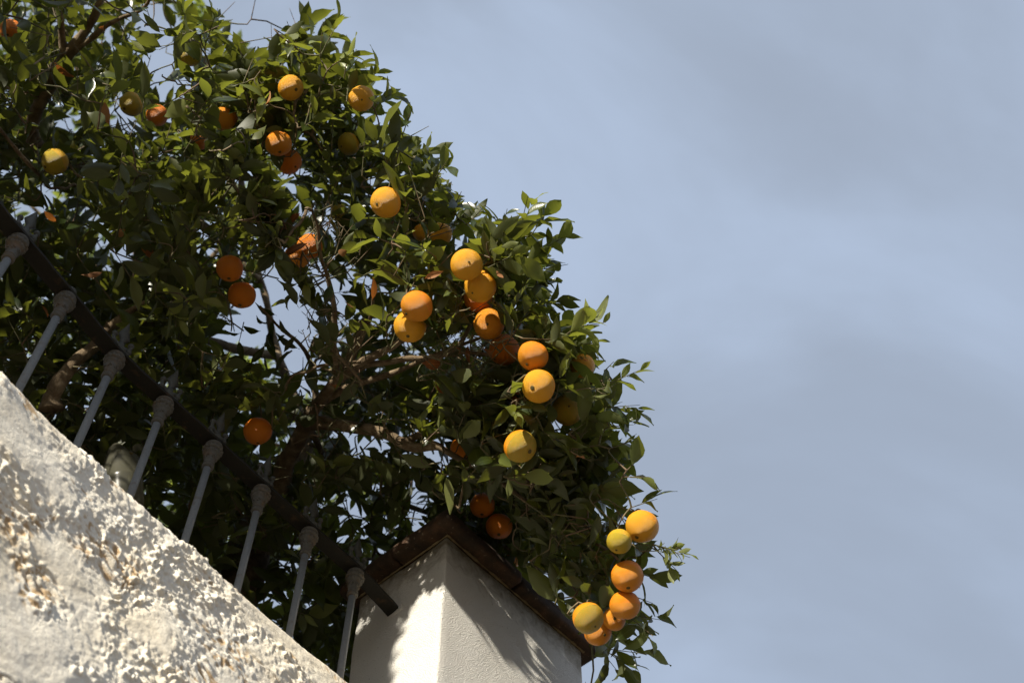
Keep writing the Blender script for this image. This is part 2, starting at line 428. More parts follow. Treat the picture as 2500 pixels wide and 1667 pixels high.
# ---------------------------------------------------------------- retaining wall (follows a slight bend)
WZ = 4.02
wall_px = [(0, 888), (95, 990), (189, 1081), (350, 1228), (540, 1390), (700, 1527), (870, 1667)]
wp = [at_z(x, y, WZ)[:2] for x, y in wall_px]
def azv(deg): return np.array([math.sin(math.radians(deg)), math.cos(math.radians(deg))])
pre = [wp[0] - azv(31) * d for d in (2.6, 1.2, 0.5, 0.2)]
post = [wp[-1] + azv(41) * d for d in (0.25, 0.6, 1.1)]
wpts = np.array(pre + wp + post)
wsm, _ = smooth_path(np.c_[wpts, np.zeros(len(wpts))], np.zeros(len(wpts)), 8); wsm = wsm[:, :2]
wsm = np.array([wsm[0]] + [p for a, p in zip(wsm, wsm[1:]) if np.linalg.norm(p - a) > 1e-6])
ulen = np.r_[0, np.cumsum(np.linalg.norm(np.diff(wsm, axis=0), axis=1))]
u_vis0 = ulen[np.argmin(np.linalg.norm(wsm - wp[0], axis=1))]; u_vis1 = ulen[np.argmin(np.linalg.norm(wsm - wp[-1], axis=1))]
us = np.r_[np.linspace(0, u_vis0 - 0.35, 24, endpoint=False), np.arange(u_vis0 - 0.35, u_vis1 + 0.12, 0.0029), np.linspace(u_vis1 + 0.13, ulen[-1], 12)]
WX = np.interp(us, ulen, wsm[:, 0]); WY = np.interp(us, ulen, wsm[:, 1])
tx = np.gradient(WX, us); ty = np.gradient(WY, us); tn = np.hypot(tx, ty); tx /= tn; ty /= tn
nx, ny = ty, -tx                                # towards the viewer's side
# profile: (offset towards the viewer, z) from the back of the top, over a rounded edge, down the face
prof = [(-0.30, 3.2), (-0.30, WZ + 0.0), (-0.22, WZ + 0.006), (-0.14, WZ + 0.008), (-0.09, WZ + 0.006)]
for a in np.linspace(90, 0, 16): prof.append((-0.045 + 0.045 * math.cos(math.radians(a)), WZ - 0.045 + 0.045 * math.sin(math.radians(a))))
for v in np.arange(0.05, 1.12, 0.0029): prof.append((v * 0.02, WZ - v))
for v in (1.2, 1.4, 1.8, 2.6, 4.02): prof.append((v * 0.02, WZ - v))
prof = np.array(prof); nu, nv_ = len(us), len(prof)
U, Vv = np.meshgrid(us, WZ - prof[:, 1], indexing='ij')
P3 = np.stack([U, Vv, np.zeros_like(U)], -1)
warp = fbm(P3 * 5 + 3.1, 3, 5)[..., None] * 0.07
Pw = P3 + warp * np.array([1, 0.6, 0])
S_ = lambda x, a, b: np.clip((x - a) / (b - a), 0, 1) ** 2 * (3 - 2 * np.clip((x - a) / (b - a), 0, 1))
mask = S_(fbm(Pw * np.array([3.2, 5.5, 1]) + 11, 3, 21), -0.22, 0.06)                 # crumbly areas against trowelled ones
mask = np.maximum(mask, 0.75 * S_(-Vv, -0.16, -0.02))
low = fbm(Pw * np.array([4, 6, 1]), 3, 31)
nod = np.abs(fbm(Pw * np.array([34, 46, 1]), 3, 41)); nod2 = 0.6 * fbm(Pw * np.array([95, 120, 1]), 3, 51, 0.65) + 0.5 - 1.3 * np.abs(fbm(Pw * np.array([48, 62, 1]) + 5, 3, 52, 0.6))
nodm = S_(fbm(Pw * np.array([23, 30, 1]), 3, 61), 0.02, 0.35)                      # lumps
crack = 1 - S_(np.abs(fbm(Pw * np.array([5.0, 12, 1]) + 40, 3, 71)), 0.0, 0.035)       # long ragged seams
seamgate = S_(fbm(P3 * np.array([3.5, 5, 1]) + 7, 2, 77), 0.0, 0.3)
nod3 = fbm(Pw * np.array([120, 150, 1]), 2, 57, 0.6)
edge = 0.75 + 0.25 * S_(Vv, 0.02, 0.10)
amp = 0.35 + 1.15 * S_(fbm(P3 * np.array([5, 7, 1]) + 60, 2, 64), -0.3, 0.35)
disp = 0.012 * low + mask * edge * amp * (0.0040 * nodm * (0.6 + nod2) + 0.0024 * (nod2 - 0.25) + 0.0020 * nod3 - 0.004 * nod) - 0.006 * crack * seamgate + 0.0016 * fbm(Pw * np.array([40, 75, 1]), 4, 81, 0.65)
stain = np.clip(crack * seamgate * 0.9 + mask * S_(-(nod2 + 0.25 * low), -0.32, 0.10) * S_(fbm(P3 * np.array([6, 9, 1]) + 20, 3, 91), -0.20, 0.25) * 1.3, 0, 1)
stain = np.clip(stain * (0.75 + 0.9 * fbm(P3 * np.array([55, 75, 1]), 3, 95)), 0, 1)
off = prof[None, :, 0] + disp + 0.012
topf = np.clip((WZ - 0.03 - (WZ - Vv)) / 0.03, 0, 1)
zz = (WZ - Vv) + disp * (1 - np.clip(Vv / 0.045, 0, 1)) * 0.8
X = WX[:, None] + nx[:, None] * off; Y = WY[:, None] + ny[:, None] * off
WV = np.stack([X, Y, zz], -1).reshape(-1, 3)
ii = np.arange(nu - 1)[:, None] * nv_ + np.arange(nv_ - 1)[None, :]
WF = np.stack([ii, ii + 1, ii + nv_ + 1, ii + nv_], -1).reshape(-1, 4)
wm = mesh_np('garden_wall', WV, WF)
at = wm.attributes.new('stain', 'FLOAT', 'POINT'); at.data.foreach_set('value', stain.astype(np.float32).ravel())
wall = link_mesh('garden_wall', wm, M_wall)
tag(wall, 'rough white lime-plastered garden wall with ochre stains, carrying the iron railing', 'wall')

# terrace soil behind the wall, where the trees are rooted
tb = MB(); back = wsm + np.array([-0.5, 0.6]) * 0
Vt, Ft = [], []
for i in range(len(wsm)):
    d = np.array([wsm[min(i + 1, len(wsm) - 1)] - wsm[max(i - 1, 0)]])[0]; d /= np.linalg.norm(d); nb_ = np.array([-d[1], d[0]])
    p = wsm[i] + nb_ * 0.31
    Vt += [(p[0], p[1], 3.72), (p[0] + nb_[0] * 9, p[1] + nb_[1] * 9, 3.72), (p[0], p[1], 0.02), (p[0] + nb_[0] * 9, p[1] + nb_[1] * 9, 0.02)]
for i in range(len(wsm) - 1):
    a = 4 * i; Ft += [(a, a + 4, a + 5, a + 1), (a + 1, a + 5, a + 7, a + 3)]
a = 4 * (len(wsm) - 1); Ft += [(0, 1, 3, 2), (a + 1, a, a + 2, a + 3)]
tb.add(Vt, Ft); tag(tb.build('terrace_ground', M_soil, None, False), kind='structure')

# ---------------------------------------------------------------- pillar
PAZ = math.radians(42.75)
D1 = np.array([math.sin(PAZ), math.cos(PAZ), 0]); D2 = np.array([-D1[1], D1[0], 0]); NR = -D2
PM = at_z(1092, 1310, PZ)
PL, PD = 0.566, 0.336                          # right face length, left face length
def PP3(s, e, z): return PM * np.array([1, 1, 0]) + D1 * s + D2 * e + np.array([0, 0, z])
pil = empty('gate_pillar', PP3(PL / 2, PD / 2, 0))
tag(pil, 'square white plastered pillar capped with terracotta tiles at the end of the railing', 'pillar')
import bmesh
def slab(s0, s1, e0, e1, z0, z1, bev, segs=3, cuts=14, nz_amp=0.0, seed=0):
    bm = bmesh.new(); bmesh.ops.create_cube(bm, size=1.0)
    for v in bm.verts:
        v.co = Vector(((s0 + s1) / 2 + v.co.x * (s1 - s0), (e0 + e1) / 2 + v.co.y * (e1 - e0), (z0 + z1) / 2 + v.co.z * (z1 - z0)))
    bmesh.ops.bevel(bm, geom=list(bm.edges), offset=bev, segments=segs, profile=0.5, affect='EDGES')
    if cuts:
        es = [e for e in bm.edges if e.calc_length() > min(s1 - s0, e1 - e0) * 0.6]
        bmesh.ops.subdivide_edges(bm, edges=es, cuts=cuts, use_grid_fill=True)
    V = np.array([v.co[:] for v in bm.verts]); bm.verts.index_update()
    if nz_amp:
        d = np.stack([fbm(V * 9 + 5, 3, seed), fbm(V * 9 + 25, 3, seed + 1), fbm(V * 9 + 45, 3, seed + 2)], -1)
        V = V + d * nz_amp
    F = [[v.index for v in f.verts] for f in bm.faces]; bm.free()
    W = PM * np.array([1, 1, 0]) + V[:, :1] * D1 + V[:, 1:2] * D2 + np.array([0, 0, 1]) * V[:, 2:]
    return W, F
m = MB(); m.add(*slab(0, PL, 0, PD, 3.3, PZ, 0.006, 3, 24, 0.0035, 3)); m.build('shaft', M_pillar, pil)
m = MB(); m.add(*slab(-0.03, PL + 0.03, -0.03, PD + 0.03, 0.0, 3.298, 0.006, 2, 0)); m.build('base', M_pillar, pil)
# tiles: an overhanging course of thick bull-nosed terracotta
tz0, tz1 = PZ + 0.004, PZ + 0.047
for k, (s0, s1, e0, e1, dz) in enumerate([(-0.052, 0.262, -0.046, 0.166, 0.0), (0.268, PL + 0.050, -0.036, 0.166, -0.003), (-0.050, 0.262, 0.172, PD + 0.042, 0.001), (0.268, PL + 0.046, 0.172, PD + 0.040, -0.002)]):
    m = MB(); m.add(*slab(s0, s1, e0, e1, tz0 + dz, tz1 + dz, 0.013, 4, 8, 0.0055, 10 + k)); m.build('tile', M_tile, pil)
for k, (s0, s1, e0, e1) in enumerate([(-0.03, 0.255, -0.024, 0.16), (0.262, PL + 0.028, -0.02, 0.16), (-0.03, 0.255, 0.166, PD + 0.02), (0.262, PL + 0.028, 0.166, PD + 0.02)]):
    m = MB(); m.add(*slab(s0, s1, e0, e1, tz1 + 0.004, tz1 + 0.032, 0.010, 3, 6, 0.005, 30 + k)); m.build('tile', M_tile, pil)
# ragged mortar squeezed out under the tiles
mv, mf = [], []
path = []
for t in np.linspace(0, 1, 90): path.append((-0.004 + t * (PL + 0.008), -0.004))
for t in np.linspace(0, 1, 60)[1:]: path.insert(0, (-0.004, -0.004 + t * (PD + 0.008)))
pth = np.array([PP3(s, e, PZ - 0.001) for s, e in path])
rr = 0.0030 + 0.0045 * fbm(pth * 55, 3, 99)
V_, F_ = tube(pth, np.clip(rr, 0.0012, 1), 6, 0.5, 9)
m = MB(); m.add(V_, F_); m.build('mortar_joint', M_mortar, pil)

re_ = at_z(960, 1497, 4.50) - PM; ee = re_ @ D2
m = MB(); m.add(*slab(-0.007, 0.003, ee - 0.034, ee + 0.032, 4.490, 4.524, 0.004, 2, 5, 0.012, 77)); m.build('mortar_patch', M_pillar, pil)

# ---------------------------------------------------------------- iron railing
RZ = 4.50
caps = [(48, 587), (164, 727), (284, 871), (403, 981.5), (523, 1088.5), (640, 1195.5), (756, 1298.5), (868.5, 1398)]
bars = [at_z(x, y, RZ) for x, y in caps]
first = bars[0] - np.r_[azv(30), 0] * 0.17
second = first - np.r_[azv(29), 0] * 0.17
endp = at_z(960, 1497, RZ)
endp = endp + D1 * max(0.0, -((endp - PM) @ D1)) + D1 * 0.012
rl = np.array([second - np.r_[azv(28), 0] * 1.2, second, first] + bars + [endp]); rl[:, 2] = 0
rls, _ = smooth_path(rl, np.zeros(len(rl)), 8)
fence = empty('iron_railing', (bars[3][0], bars[3][1], WZ))
tag(fence, 'grey cast-iron railing with fleur-de-lis spikes on top of the rough white wall', 'railing')
T = np.gradient(rls, axis=0); T /= np.linalg.norm(T, axis=1)[:, None]; Nn = np.stack([T[:, 1], -T[:, 0], np.zeros(len(T))], -1)
hw, th = 0.0205, 0.009
sec = [(-hw, 0), (hw, 0), (hw + 0.0006, 0.0015), (hw, th), (-hw, th)]
V_, F_ = [], []
for i, p in enumerate(rls):
    wob = 0.0006 * math.sin(i * 1.7)
    for o, z in sec: V_.append(p + Nn[i] * (o + wob) + np.array([0, 0, RZ + z]))
ns = len(sec)
for i in range(len(rls) - 1):
    for k in range(ns):
        a, b_ = i * ns + k, i * ns + (k + 1) % ns; F_.append((a, a + ns, b_ + ns, b_))
F_.append(tuple(range(ns))); F_.append(tuple(range((len(rls) - 1) * ns, len(rls) * ns))[::-1])
m = MB(); m.add(V_, F_); m.build('rail', M_rail, fence, False)
# baluster pieces built once around the origin (top of the capital at z = 0)
def bar_mesh():
    V, F = lathe([(0.0093, -0.52, 0), (0.0093, -0.075, 0)], 16); me = mesh_py('baluster', V, F); return me
def capital_mesh():
    prof = [(0.010, -0.092), (0.0125, -0.090), (0.0145, -0.087), (0.0150, -0.084), (0.0140, -0.081), (0.0105, -0.0795), (0.0135, -0.077), (0.0142, -0.075), (0.0128, -0.0725),
            (0.0130, -0.068, 0), (0.0142, -0.056, 0), (0.0160, -0.046, 0), (0.0170, -0.039, 0), (0.0195, -0.0365, 1), (0.0205, -0.033, 1), (0.0190, -0.030, 1), (0.0140, -0.0285, 0),
            (0.0212, -0.026, 1), (0.0236, -0.023, 1), (0.0238, -0.019, 1), (0.0212, -0.016, 1), (0.0145, -0.0140, 0), (0.0195, -0.011, 0), (0.0222, -0.008, 0), (0.0226, -0.003, 0), (0.0215, -0.0006, 0)]
    V, F = lathe([p if len(p) > 2 else (*p, 0) for p in prof], 56, lobes=14, lob_amp=0.11)
    # scroll relief: small curls round the bell
    mb = MB(); mb.add(V, F)
    for k in range(6):
        a0 = k * math.pi / 3
        pts = []
        for t in np.linspace(0, 1, 12):
            ang = t * 5.2; r_ = 0.0052 * (1 - 0.75 * t)
            aa = a0 + (math.cos(ang) * r_) / 0.0155; z = -0.055 + math.sin(ang) * r_ * 1.25
            rb = np.interp(z, [-0.068, -0.056, -0.046, -0.039], [0.0130, 0.0142, 0.0160, 0.0178])
            pts.append((math.cos(aa) * (rb + 0.0004), math.sin(aa) * (rb + 0.0004), z))
        mb.add(*tube(pts, [0.0021] * 12, 5))
    return mesh_py('capital', mb.V, mb.F)
def finial_mesh():
    mb = MB()
    mb.add(*lathe([(0.010, 0.0, 0), (0.0165, 0.002, 0), (0.0175, 0.006, 0), (0.015, 0.010, 0), (0.0125, 0.012, 0), (0.0150, 0.015, 0), (0.0160, 0.019, 0), (0.0140, 0.023, 0), (0.0105, 0.026, 0), (0.0085, 0.034, 0), (0.007, 0.046, 0)], 20))
    # spear blade: diamond section, waisted
    blade = [(0.006, 0.030), (0.009, 0.046), (0.0075, 0.058), (0.0155, 0.070), (0.0185, 0.076), (0.0150, 0.088), (0.0095, 0.106), (0.0045, 0.124), (0.0006, 0.138)]
    V, F = [], []
    for w, z in blade: V += [(w, 0, z), (0, 0.0055 * min(1, w / 0.009) + 0.0004, z), (-w, 0, z), (0, -0.0055 * min(1, w / 0.009) - 0.0004, z)]
    for i in range(len(blade) - 1):
        for k in range(4):
            a, b_ = 4 * i + k, 4 * i + (k + 1) % 4; F.append((a, b_, b_ + 4, a + 4))
    mb.add(V, F)
    # pairs of curling leaves with round ends
    for s in (-1, 1):
        for (z0, out, up, rad, ball) in ((0.034, 0.024, 0.030, 0.0052, 0.0078), (0.026, 0.023, 0.010, 0.0046, 0.0080)):
            pts = []; rs = []
            for t in np.linspace(0, 1, 9):
                pts.append((s * (0.003 + out * math.sin(t * 1.9) / math.sin(1.57)), 0, z0 + up * t - 0.006 * math.sin(t * math.pi)))
                rs.append(rad * (1.15 - 0.45 * t))
            mb.add(*tube(pts, rs, 8))
            c = pts[-1]; Vb, Fb = lathe([(ball * math.sin(a), -ball * math.cos(a), 0) for a in np.linspace(0.15, math.pi - 0.15, 8)], 12, c); mb.add(Vb, Fb)
    return mesh_py('finial', mb.V, mb.F)
me_bar, me_cap, me_fin = bar_mesh(), capital_mesh(), finial_mesh()
me_bar.materials.append(M_bar); me_cap.materials.append(M_cast); me_fin.materials.append(M_finial)
allbars = [second, first] + bars
for i, p in enumerate(allbars):
    j = int(np.argmin(np.linalg.norm(rls[:, :2] - p[:2], axis=1))); ang = math.atan2(T[j][1], T[j][0])
    b_ = bpy.data.objects.new('baluster', me_bar); COL.objects.link(b_); b_.parent = fence
    b_.location = Vector((p[0], p[1], RZ - 0.001)) - Vector(fence.location); b_.rotation_euler = (0, 0, ang)
    c_ = bpy.data.objects.new('capital', me_cap); COL.objects.link(c_); c_.parent = b_; c_.rotation_euler = (0, 0, 0.4 * i)
    if i != 3:
        f_ = bpy.data.objects.new('finial', me_fin); COL.objects.link(f_); f_.parent = b_; f_.location = (0, 0, th + 0.0015)
        f_.rotation_euler = (random.uniform(-.03, .03), random.uniform(-.03, .03), random.uniform(-.15, .15))
    else:
        V, F = lathe([(0.010, 0.0, 0), (0.0165, 0.002, 0), (0.0175, 0.006, 0), (0.015, 0.010, 0), (0.0125, 0.012, 0), (0.0150, 0.015, 0), (0.0140, 0.021, 0), (0.006, 0.024, 0)], 20)
        me = mesh_py('finial_stump', V, F); me.materials.append(M_finial)
        f_ = bpy.data.objects.new('finial_stump', me); COL.objects.link(f_); f_.parent = b_; f_.location = (0, 0, th + 0.0015); f_['label'] = 'broken finial of which only the ring is left'

# ---------------------------------------------------------------- oranges (positions q: x, y, distance, diameter)
OR = [
 (437, 125, 4.30, .068, 'green', 'yellow-green orange highest in the tree, below the leaf spray at the top edge'),
 (302, 240, 4.50, .072, 'green', 'dull greenish orange in shade directly left of a small sunlit orange'),
 (361, 265, 4.30, .063, 'deep', 'small orange with a sunlit cap, beside the dull greenish one'),
 (517, 273, 4.15, .0700, 'orange', 'speckled plain orange hanging alone left of the sunlit pair of touching fruit'),
 (458, 322, 4.70, .062, 'deep', 'dark reddish orange half hidden by leaves below the plain speckled one'),
 (126, 371, 4.15, .073, 'green', 'olive-green fruit with one yellow sun fleck near the left edge'),
 (668, 202, 4.00, .068, 'yellow', 'pale orange with a leaf across its brow, near the top of the crown'),
 (640, 330, 4.00, .071, 'orange', 'upper orange of the touching pair left of the upper crown edge'),
 (664, 372, 4.12, .071, 'deep', 'lower orange of the touching pair, partly covered by a dark leaf'),
 (830, 227, 3.95, .0690, 'yellow', 'bright orange at the outer edge of the upper crown, crossed by a diagonal shadow'),
 (801, 331, 4.20, .064, 'green', 'greenish orange in shade below the bright one at the upper crown edge'),
 (886, 465, 3.68, .0790, 'yellow', 'large bright orange with a dark round navel, alone against sky and leaves'),
 (779, 490, 4.25, .052, 'green', 'small pale green fruit half hidden left of the large bright orange'),
 (1012, 537, 3.95, .066, 'yellow', 'orange with its left half covered by upright leaves above the bright trio'),
 (968, 534, 4.10, .050, 'yellow', 'small orange glimpsed between leaves above the bright trio'),
 (1072, 608, 3.58, .0790, 'yellow', 'pale yellow orange, topmost of the stacked trio on the outer crown'),
 (1103, 658, 3.64, .0820, 'yellow', 'middle orange of the stacked trio on the outer crown'),
 (1101, 682, 3.76, .0840, 'deep', 'lowest and darkest orange of the stacked trio, mostly covered'),
 (1123, 744, 3.72, .0800, 'orange', 'speckled orange just below the stacked trio'),
 (1158, 803, 3.80, .0840, 'deep', 'shaded orange crossed by a twig, left of the bright upper fruit of a pair'),
 (1224, 817, 3.55, .0760, 'orange', 'bright orange, upper one of the sunny pair hanging one above the other'),
 (1237, 887, 3.52, .0810, 'yellow', 'bright yellow-orange with a dark navel, lower one of the sunny pair'),
 (1337, 840, 3.72, .0640, 'yellow', 'orange half behind leaves to the right of the sunny pair'),
 (1304, 941, 3.70, .0800, 'patch', 'shaded orange with green speckles, below right of the sunny pair'),
 (1195, 1025, 3.56, .0810, 'patch', 'large orange with a green patch, hanging alone over the lower crown'),
 (957, 703, 3.58, .0800, 'orange', 'bright orange with a leaf shadow stripe, upper one of the pair over the bare branches'),
 (942, 750, 3.66, .0820, 'yellow', 'mottled yellow orange, lower one of the pair over the bare branches'),
 (711, 566, 3.95, .0690, 'deep', 'orange behind the dead twigs, upper right one of its pair'),
 (682, 590, 4.02, .0720, 'orange', 'orange with a dark navel, lower left one of the pair behind the dead twigs'),
 (528, 616, 3.92, .0720, 'deep', 'deep orange in shade, upper one of the pair beside the sky gap'),
 (555, 678, 3.96, .0760, 'deep', 'deep orange in shade, lower one of the pair beside the sky gap'),
 (592, 990, 4.00, .0780, 'deep', 'dark orange hanging in deep shade just above the railing'),
 (1108, 1160, 4.15, .0720, 'deep', 'shaded orange just above the pillar, left one of two'),
 (1146, 1208, 4.15, .0760, 'deep', 'shaded orange touching the pillar tiles, right one of two'),
 (1475, 1209, 3.60, .0820, 'yellow', 'large pale orange with a big dark navel at the right edge of the crown'),
 (1422, 1243, 3.55, .0620, 'green', 'small green-yellow fruit left of the large pale orange at the crown edge'),
 (1441, 1323, 3.58, .0790, 'orange', 'upper orange of the low cluster over the pillar, against the sky side'),
 (1436, 1389, 3.60, .0750, 'orange', 'orange directly beneath the upper one of the low cluster over the pillar'),
 (1351, 1419, 3.56, .0770, 'patch', 'orange with a green bruise, leftmost of the low cluster beside the tile corner'),
 (1411, 1421, 3.68, .0580, 'orange', 'small orange peeping between the others of the low cluster'),
 (1373, 1450, 3.70, .0700, 'orange', 'lowest orange of the low cluster, with a ringed scar'),
 (1103, 893, 3.95, .056, 'green', 'pale green fruit behind twigs left of the sunny pair'),
 (1058, 1030, 3.95, .058, 'deep', 'brownish orange behind leaves left of the orange with a green patch'),
 (1173, 1290, 4.40, .050, 'orange', 'orange peeping out behind the tiles of the pillar'),
 (25, 70, 4.60, .066, 'deep', 'dark reddish fruit half hidden under a big leaf in the top left corner'),
 (1182, 912, 3.90, .050, 'deep', 'small dark orange glimpsed under the sunny pair'),
]
O_pos = np.array([q(x, y, d) for x, y, d, *_ in OR]); O_rad = np.array([o[3] / 2 for o in OR])
def orange_mesh(seed):
    bm = bmesh.new(); bmesh.ops.create_uvsphere(bm, u_segments=36, v_segments=24, radius=1.0)
    V = np.array([v.co[:] for v in bm.verts]); r_ = random.Random(seed)
    flat = r_.uniform(0.90, 1.0)
    th_ = np.arccos(np.clip(-V[:, 2], -1, 1))                # angle from the navel end (down)
    f = 1 + 0.045 * fbm(V * 1.3 + seed, 2, seed) + 0.006 * fbm(V * 5 + seed, 2, seed) - 0.055 * np.exp(-(th_ / 0.16) ** 2) - 0.05 * np.exp(-((math.pi - th_) / 0.3) ** 2)
    V = V * f[:, None]; V[:, 2] *= flat
    for v, c in zip(bm.verts, V): v.co = Vector(c)
    me = bpy.data.meshes.new('orange'); bm.to_mesh(me); bm.free()
    me.polygons.foreach_set('use_smooth', [True] * len(me.polygons)); return me
me_navel = mesh_py('navel', *lathe([(0.01, -0.953, 0), (0.05, -0.958, 0), (0.085, -0.952, 0), (0.09, -0.935, 0), (0.05, -0.92, 0)], 12))
me_navel.materials.append(M_navel)
om = {}
for k in M_or:
    for v in range(3):
        me = orange_mesh(len(om) + 3); me.materials.append(M_or[k]); om[(k, v)] = me
for i, (x, y, d, D, kind, lab) in enumerate(OR):
    o = bpy.data.objects.new('orange', om[(kind, i % 3)]); COL.objects.link(o)
    o.location = O_pos[i].tolist(); o.scale = (D / 2,) * 3
    r_ = random.Random(100 + i)
    # navel hangs down, tipped a little towards the light side of the crown
    o.rotation_euler = (r_.uniform(-0.75, 0.75), r_.uniform(-0.7, 0.7), r_.uniform(-3, 3))
    tag(o, lab, 'orange', 'oranges hanging in the tree')
    nv2 = bpy.data.objects.new('navel', me_navel); COL.objects.link(nv2); nv2.parent = o; nv2.scale = (r_.uniform(.7, 1.6),) * 2 + (1.0,)

# ---------------------------------------------------------------- crown layout
def inside(poly, X_, Y_):
    poly = np.asarray(poly, float); c = np.zeros(len(X_), bool); j = len(poly) - 1
    for i in range(len(poly)):
        xi, yi = poly[i]; xj, yj = poly[j]
        t = ((yi > Y_) != (yj > Y_)) & (X_ < (xj - xi) * (Y_ - yi) / (yj - yi + 1e-12) + xi); c ^= t; j = i
    return c
crown = [(-160, -160), (330, -160), (330, 10), (365, 60), (395, 90), (430, 40), (480, 30), (510, 110), (560, 130), (620, 120), (665, 80), (720, 60), (765, 85), (795, 140),
         (855, 190), (885, 250), (900, 320), (960, 320), (985, 370), (1005, 440), (1060, 490), (1110, 520), (1180, 510), (1225, 520), (1250, 570), (1245, 630), (1265, 700),
         (1300, 770), (1340, 800), (1375, 860), (1385, 930), (1420, 980), (1425, 1060), (1450, 1120), (1475, 1170), (1485, 1230), (1470, 1300), (1480, 1370),
         (1465, 1420), (1400, 1440), (1330, 1440), (1340, 1560), (1330, 1700), (-160, 1700)]
crown = [(x - 34, y + 24) if (300 < x and y < 1430) else (x, y) for x, y in crown]
gaps = [
 [(587, 632), (645, 612), (700, 655), (738, 712), (722, 765), (700, 830), (635, 846), (572, 815), (488, 797), (518, 745), (528, 712), (587, 685)],
 [(335, 0), (380, 20), (400, 90), (410, 185), (370, 215), (355, 130), (330, 60)],
 [(410, 185), (455, 175), (445, 235), (400, 250)],
 [(230, 245), (300, 270), (320, 300), (250, 305)],
 [(100, 270), (195, 250), (190, 295), (120, 300)],
 [(560, 385), (600, 400), (565, 430), (520, 425)],
 [(440, 530), (480, 500), (500, 540), (470, 590)],
 [(20, 470), (100, 455), (95, 495), (50, 515)],
 [(270, 540), (330, 560), (300, 610), (275, 600)],
 [(830, 640), (850, 600), (868, 620), (850, 665)],
 [(905, 1110), (955, 1100), (990, 1180), (940, 1190)],
 [(640, 1010), (700, 990), (710, 1040), (660, 1050)],
 [(790, 1000), (870, 1000), (830, 1060), (790, 1050)],
 [(1290, 940), (1320, 1000), (1290, 1010), (1260, 990)],
]
dctl = np.array([(0, 0, 4.35), (0, 400, 4.05), (0, 800, 4.0), (130, 371, 4.1), (437, 125, 4.2), (517, 273, 4.05), (660, 350, 3.92), (830, 227, 3.88), (668, 202, 3.93), (886, 465, 3.60), (1012, 537, 3.8),
                 (1072, 608, 3.5), (1103, 690, 3.58), (957, 703, 3.52), (700, 570, 3.9), (540, 650, 3.88), (1224, 850, 3.48), (1195, 1025, 3.5), (1337, 840, 3.6), (1475, 1209, 3.55),
                 (1440, 1350, 3.52), (592, 990, 3.95), (300, 900, 3.98), (450, 1150, 4.1), (700, 1300, 4.15), (900, 1200, 4.0), (1130, 1190, 4.0), (900, 1480, 4.3), (1300, 1150, 3.65), (850, 900, 3.8), (1000, 1000, 3.7)])
def front(X_, Y_):
    d2 = (X_[:, None] - dctl[None, :, 0]) ** 2 + (Y_[:, None] - dctl[None, :, 1]) ** 2 + 900
    w = 1 / d2 ** 1.5; return (w * dctl[None, :, 2]).sum(1) / w.sum(1)
def rays(X_, Y_):
    c = np.stack([X_ * K - PP[0], -(Y_ * K - PP[1]), np.full(len(X_), -FPX)], -1); d = c @ R.T; return d / np.linalg.norm(d, axis=1)[:, None]
fence_xy = rls[:, :2]
def fence_side(P):
    """> 0 on the viewer's side of the railing"""
    d = P[:, None, :2] - fence_xy[None]; j = np.argmin((d ** 2).sum(-1), 1)
    return (d[np.arange(len(P)), j] * Nn[j, :2]).sum(-1)
def blocked(P, margin=0.0):
    """inside the pillar, its tiles, or in front of / through the railing and wall"""
    rel = P - PM; s = rel @ D1; e = rel @ D2
    inp = (s > -0.06 - margin) & (s < PL + 0.06 + margin) & (e > -0.06 - margin) & (e < PD + 0.06 + margin) & (P[:, 2] < PZ + 0.085 + margin)
    fs = fence_side(P)
    pxs = proj(P)[:, 0]
    inf = (s < 0.0) & (fs > -0.06 - margin) & (P[:, 2] < 4.70 + margin) & ((pxs < 960) | (np.abs(fs) < 0.12))
    low_ = P[:, 2] < 3.8
    return inp | inf | (low_ & (s < 0.3))

base_xy = q(520, 1400, 4.75)
TREE_C = q(560, 700, 5.0)
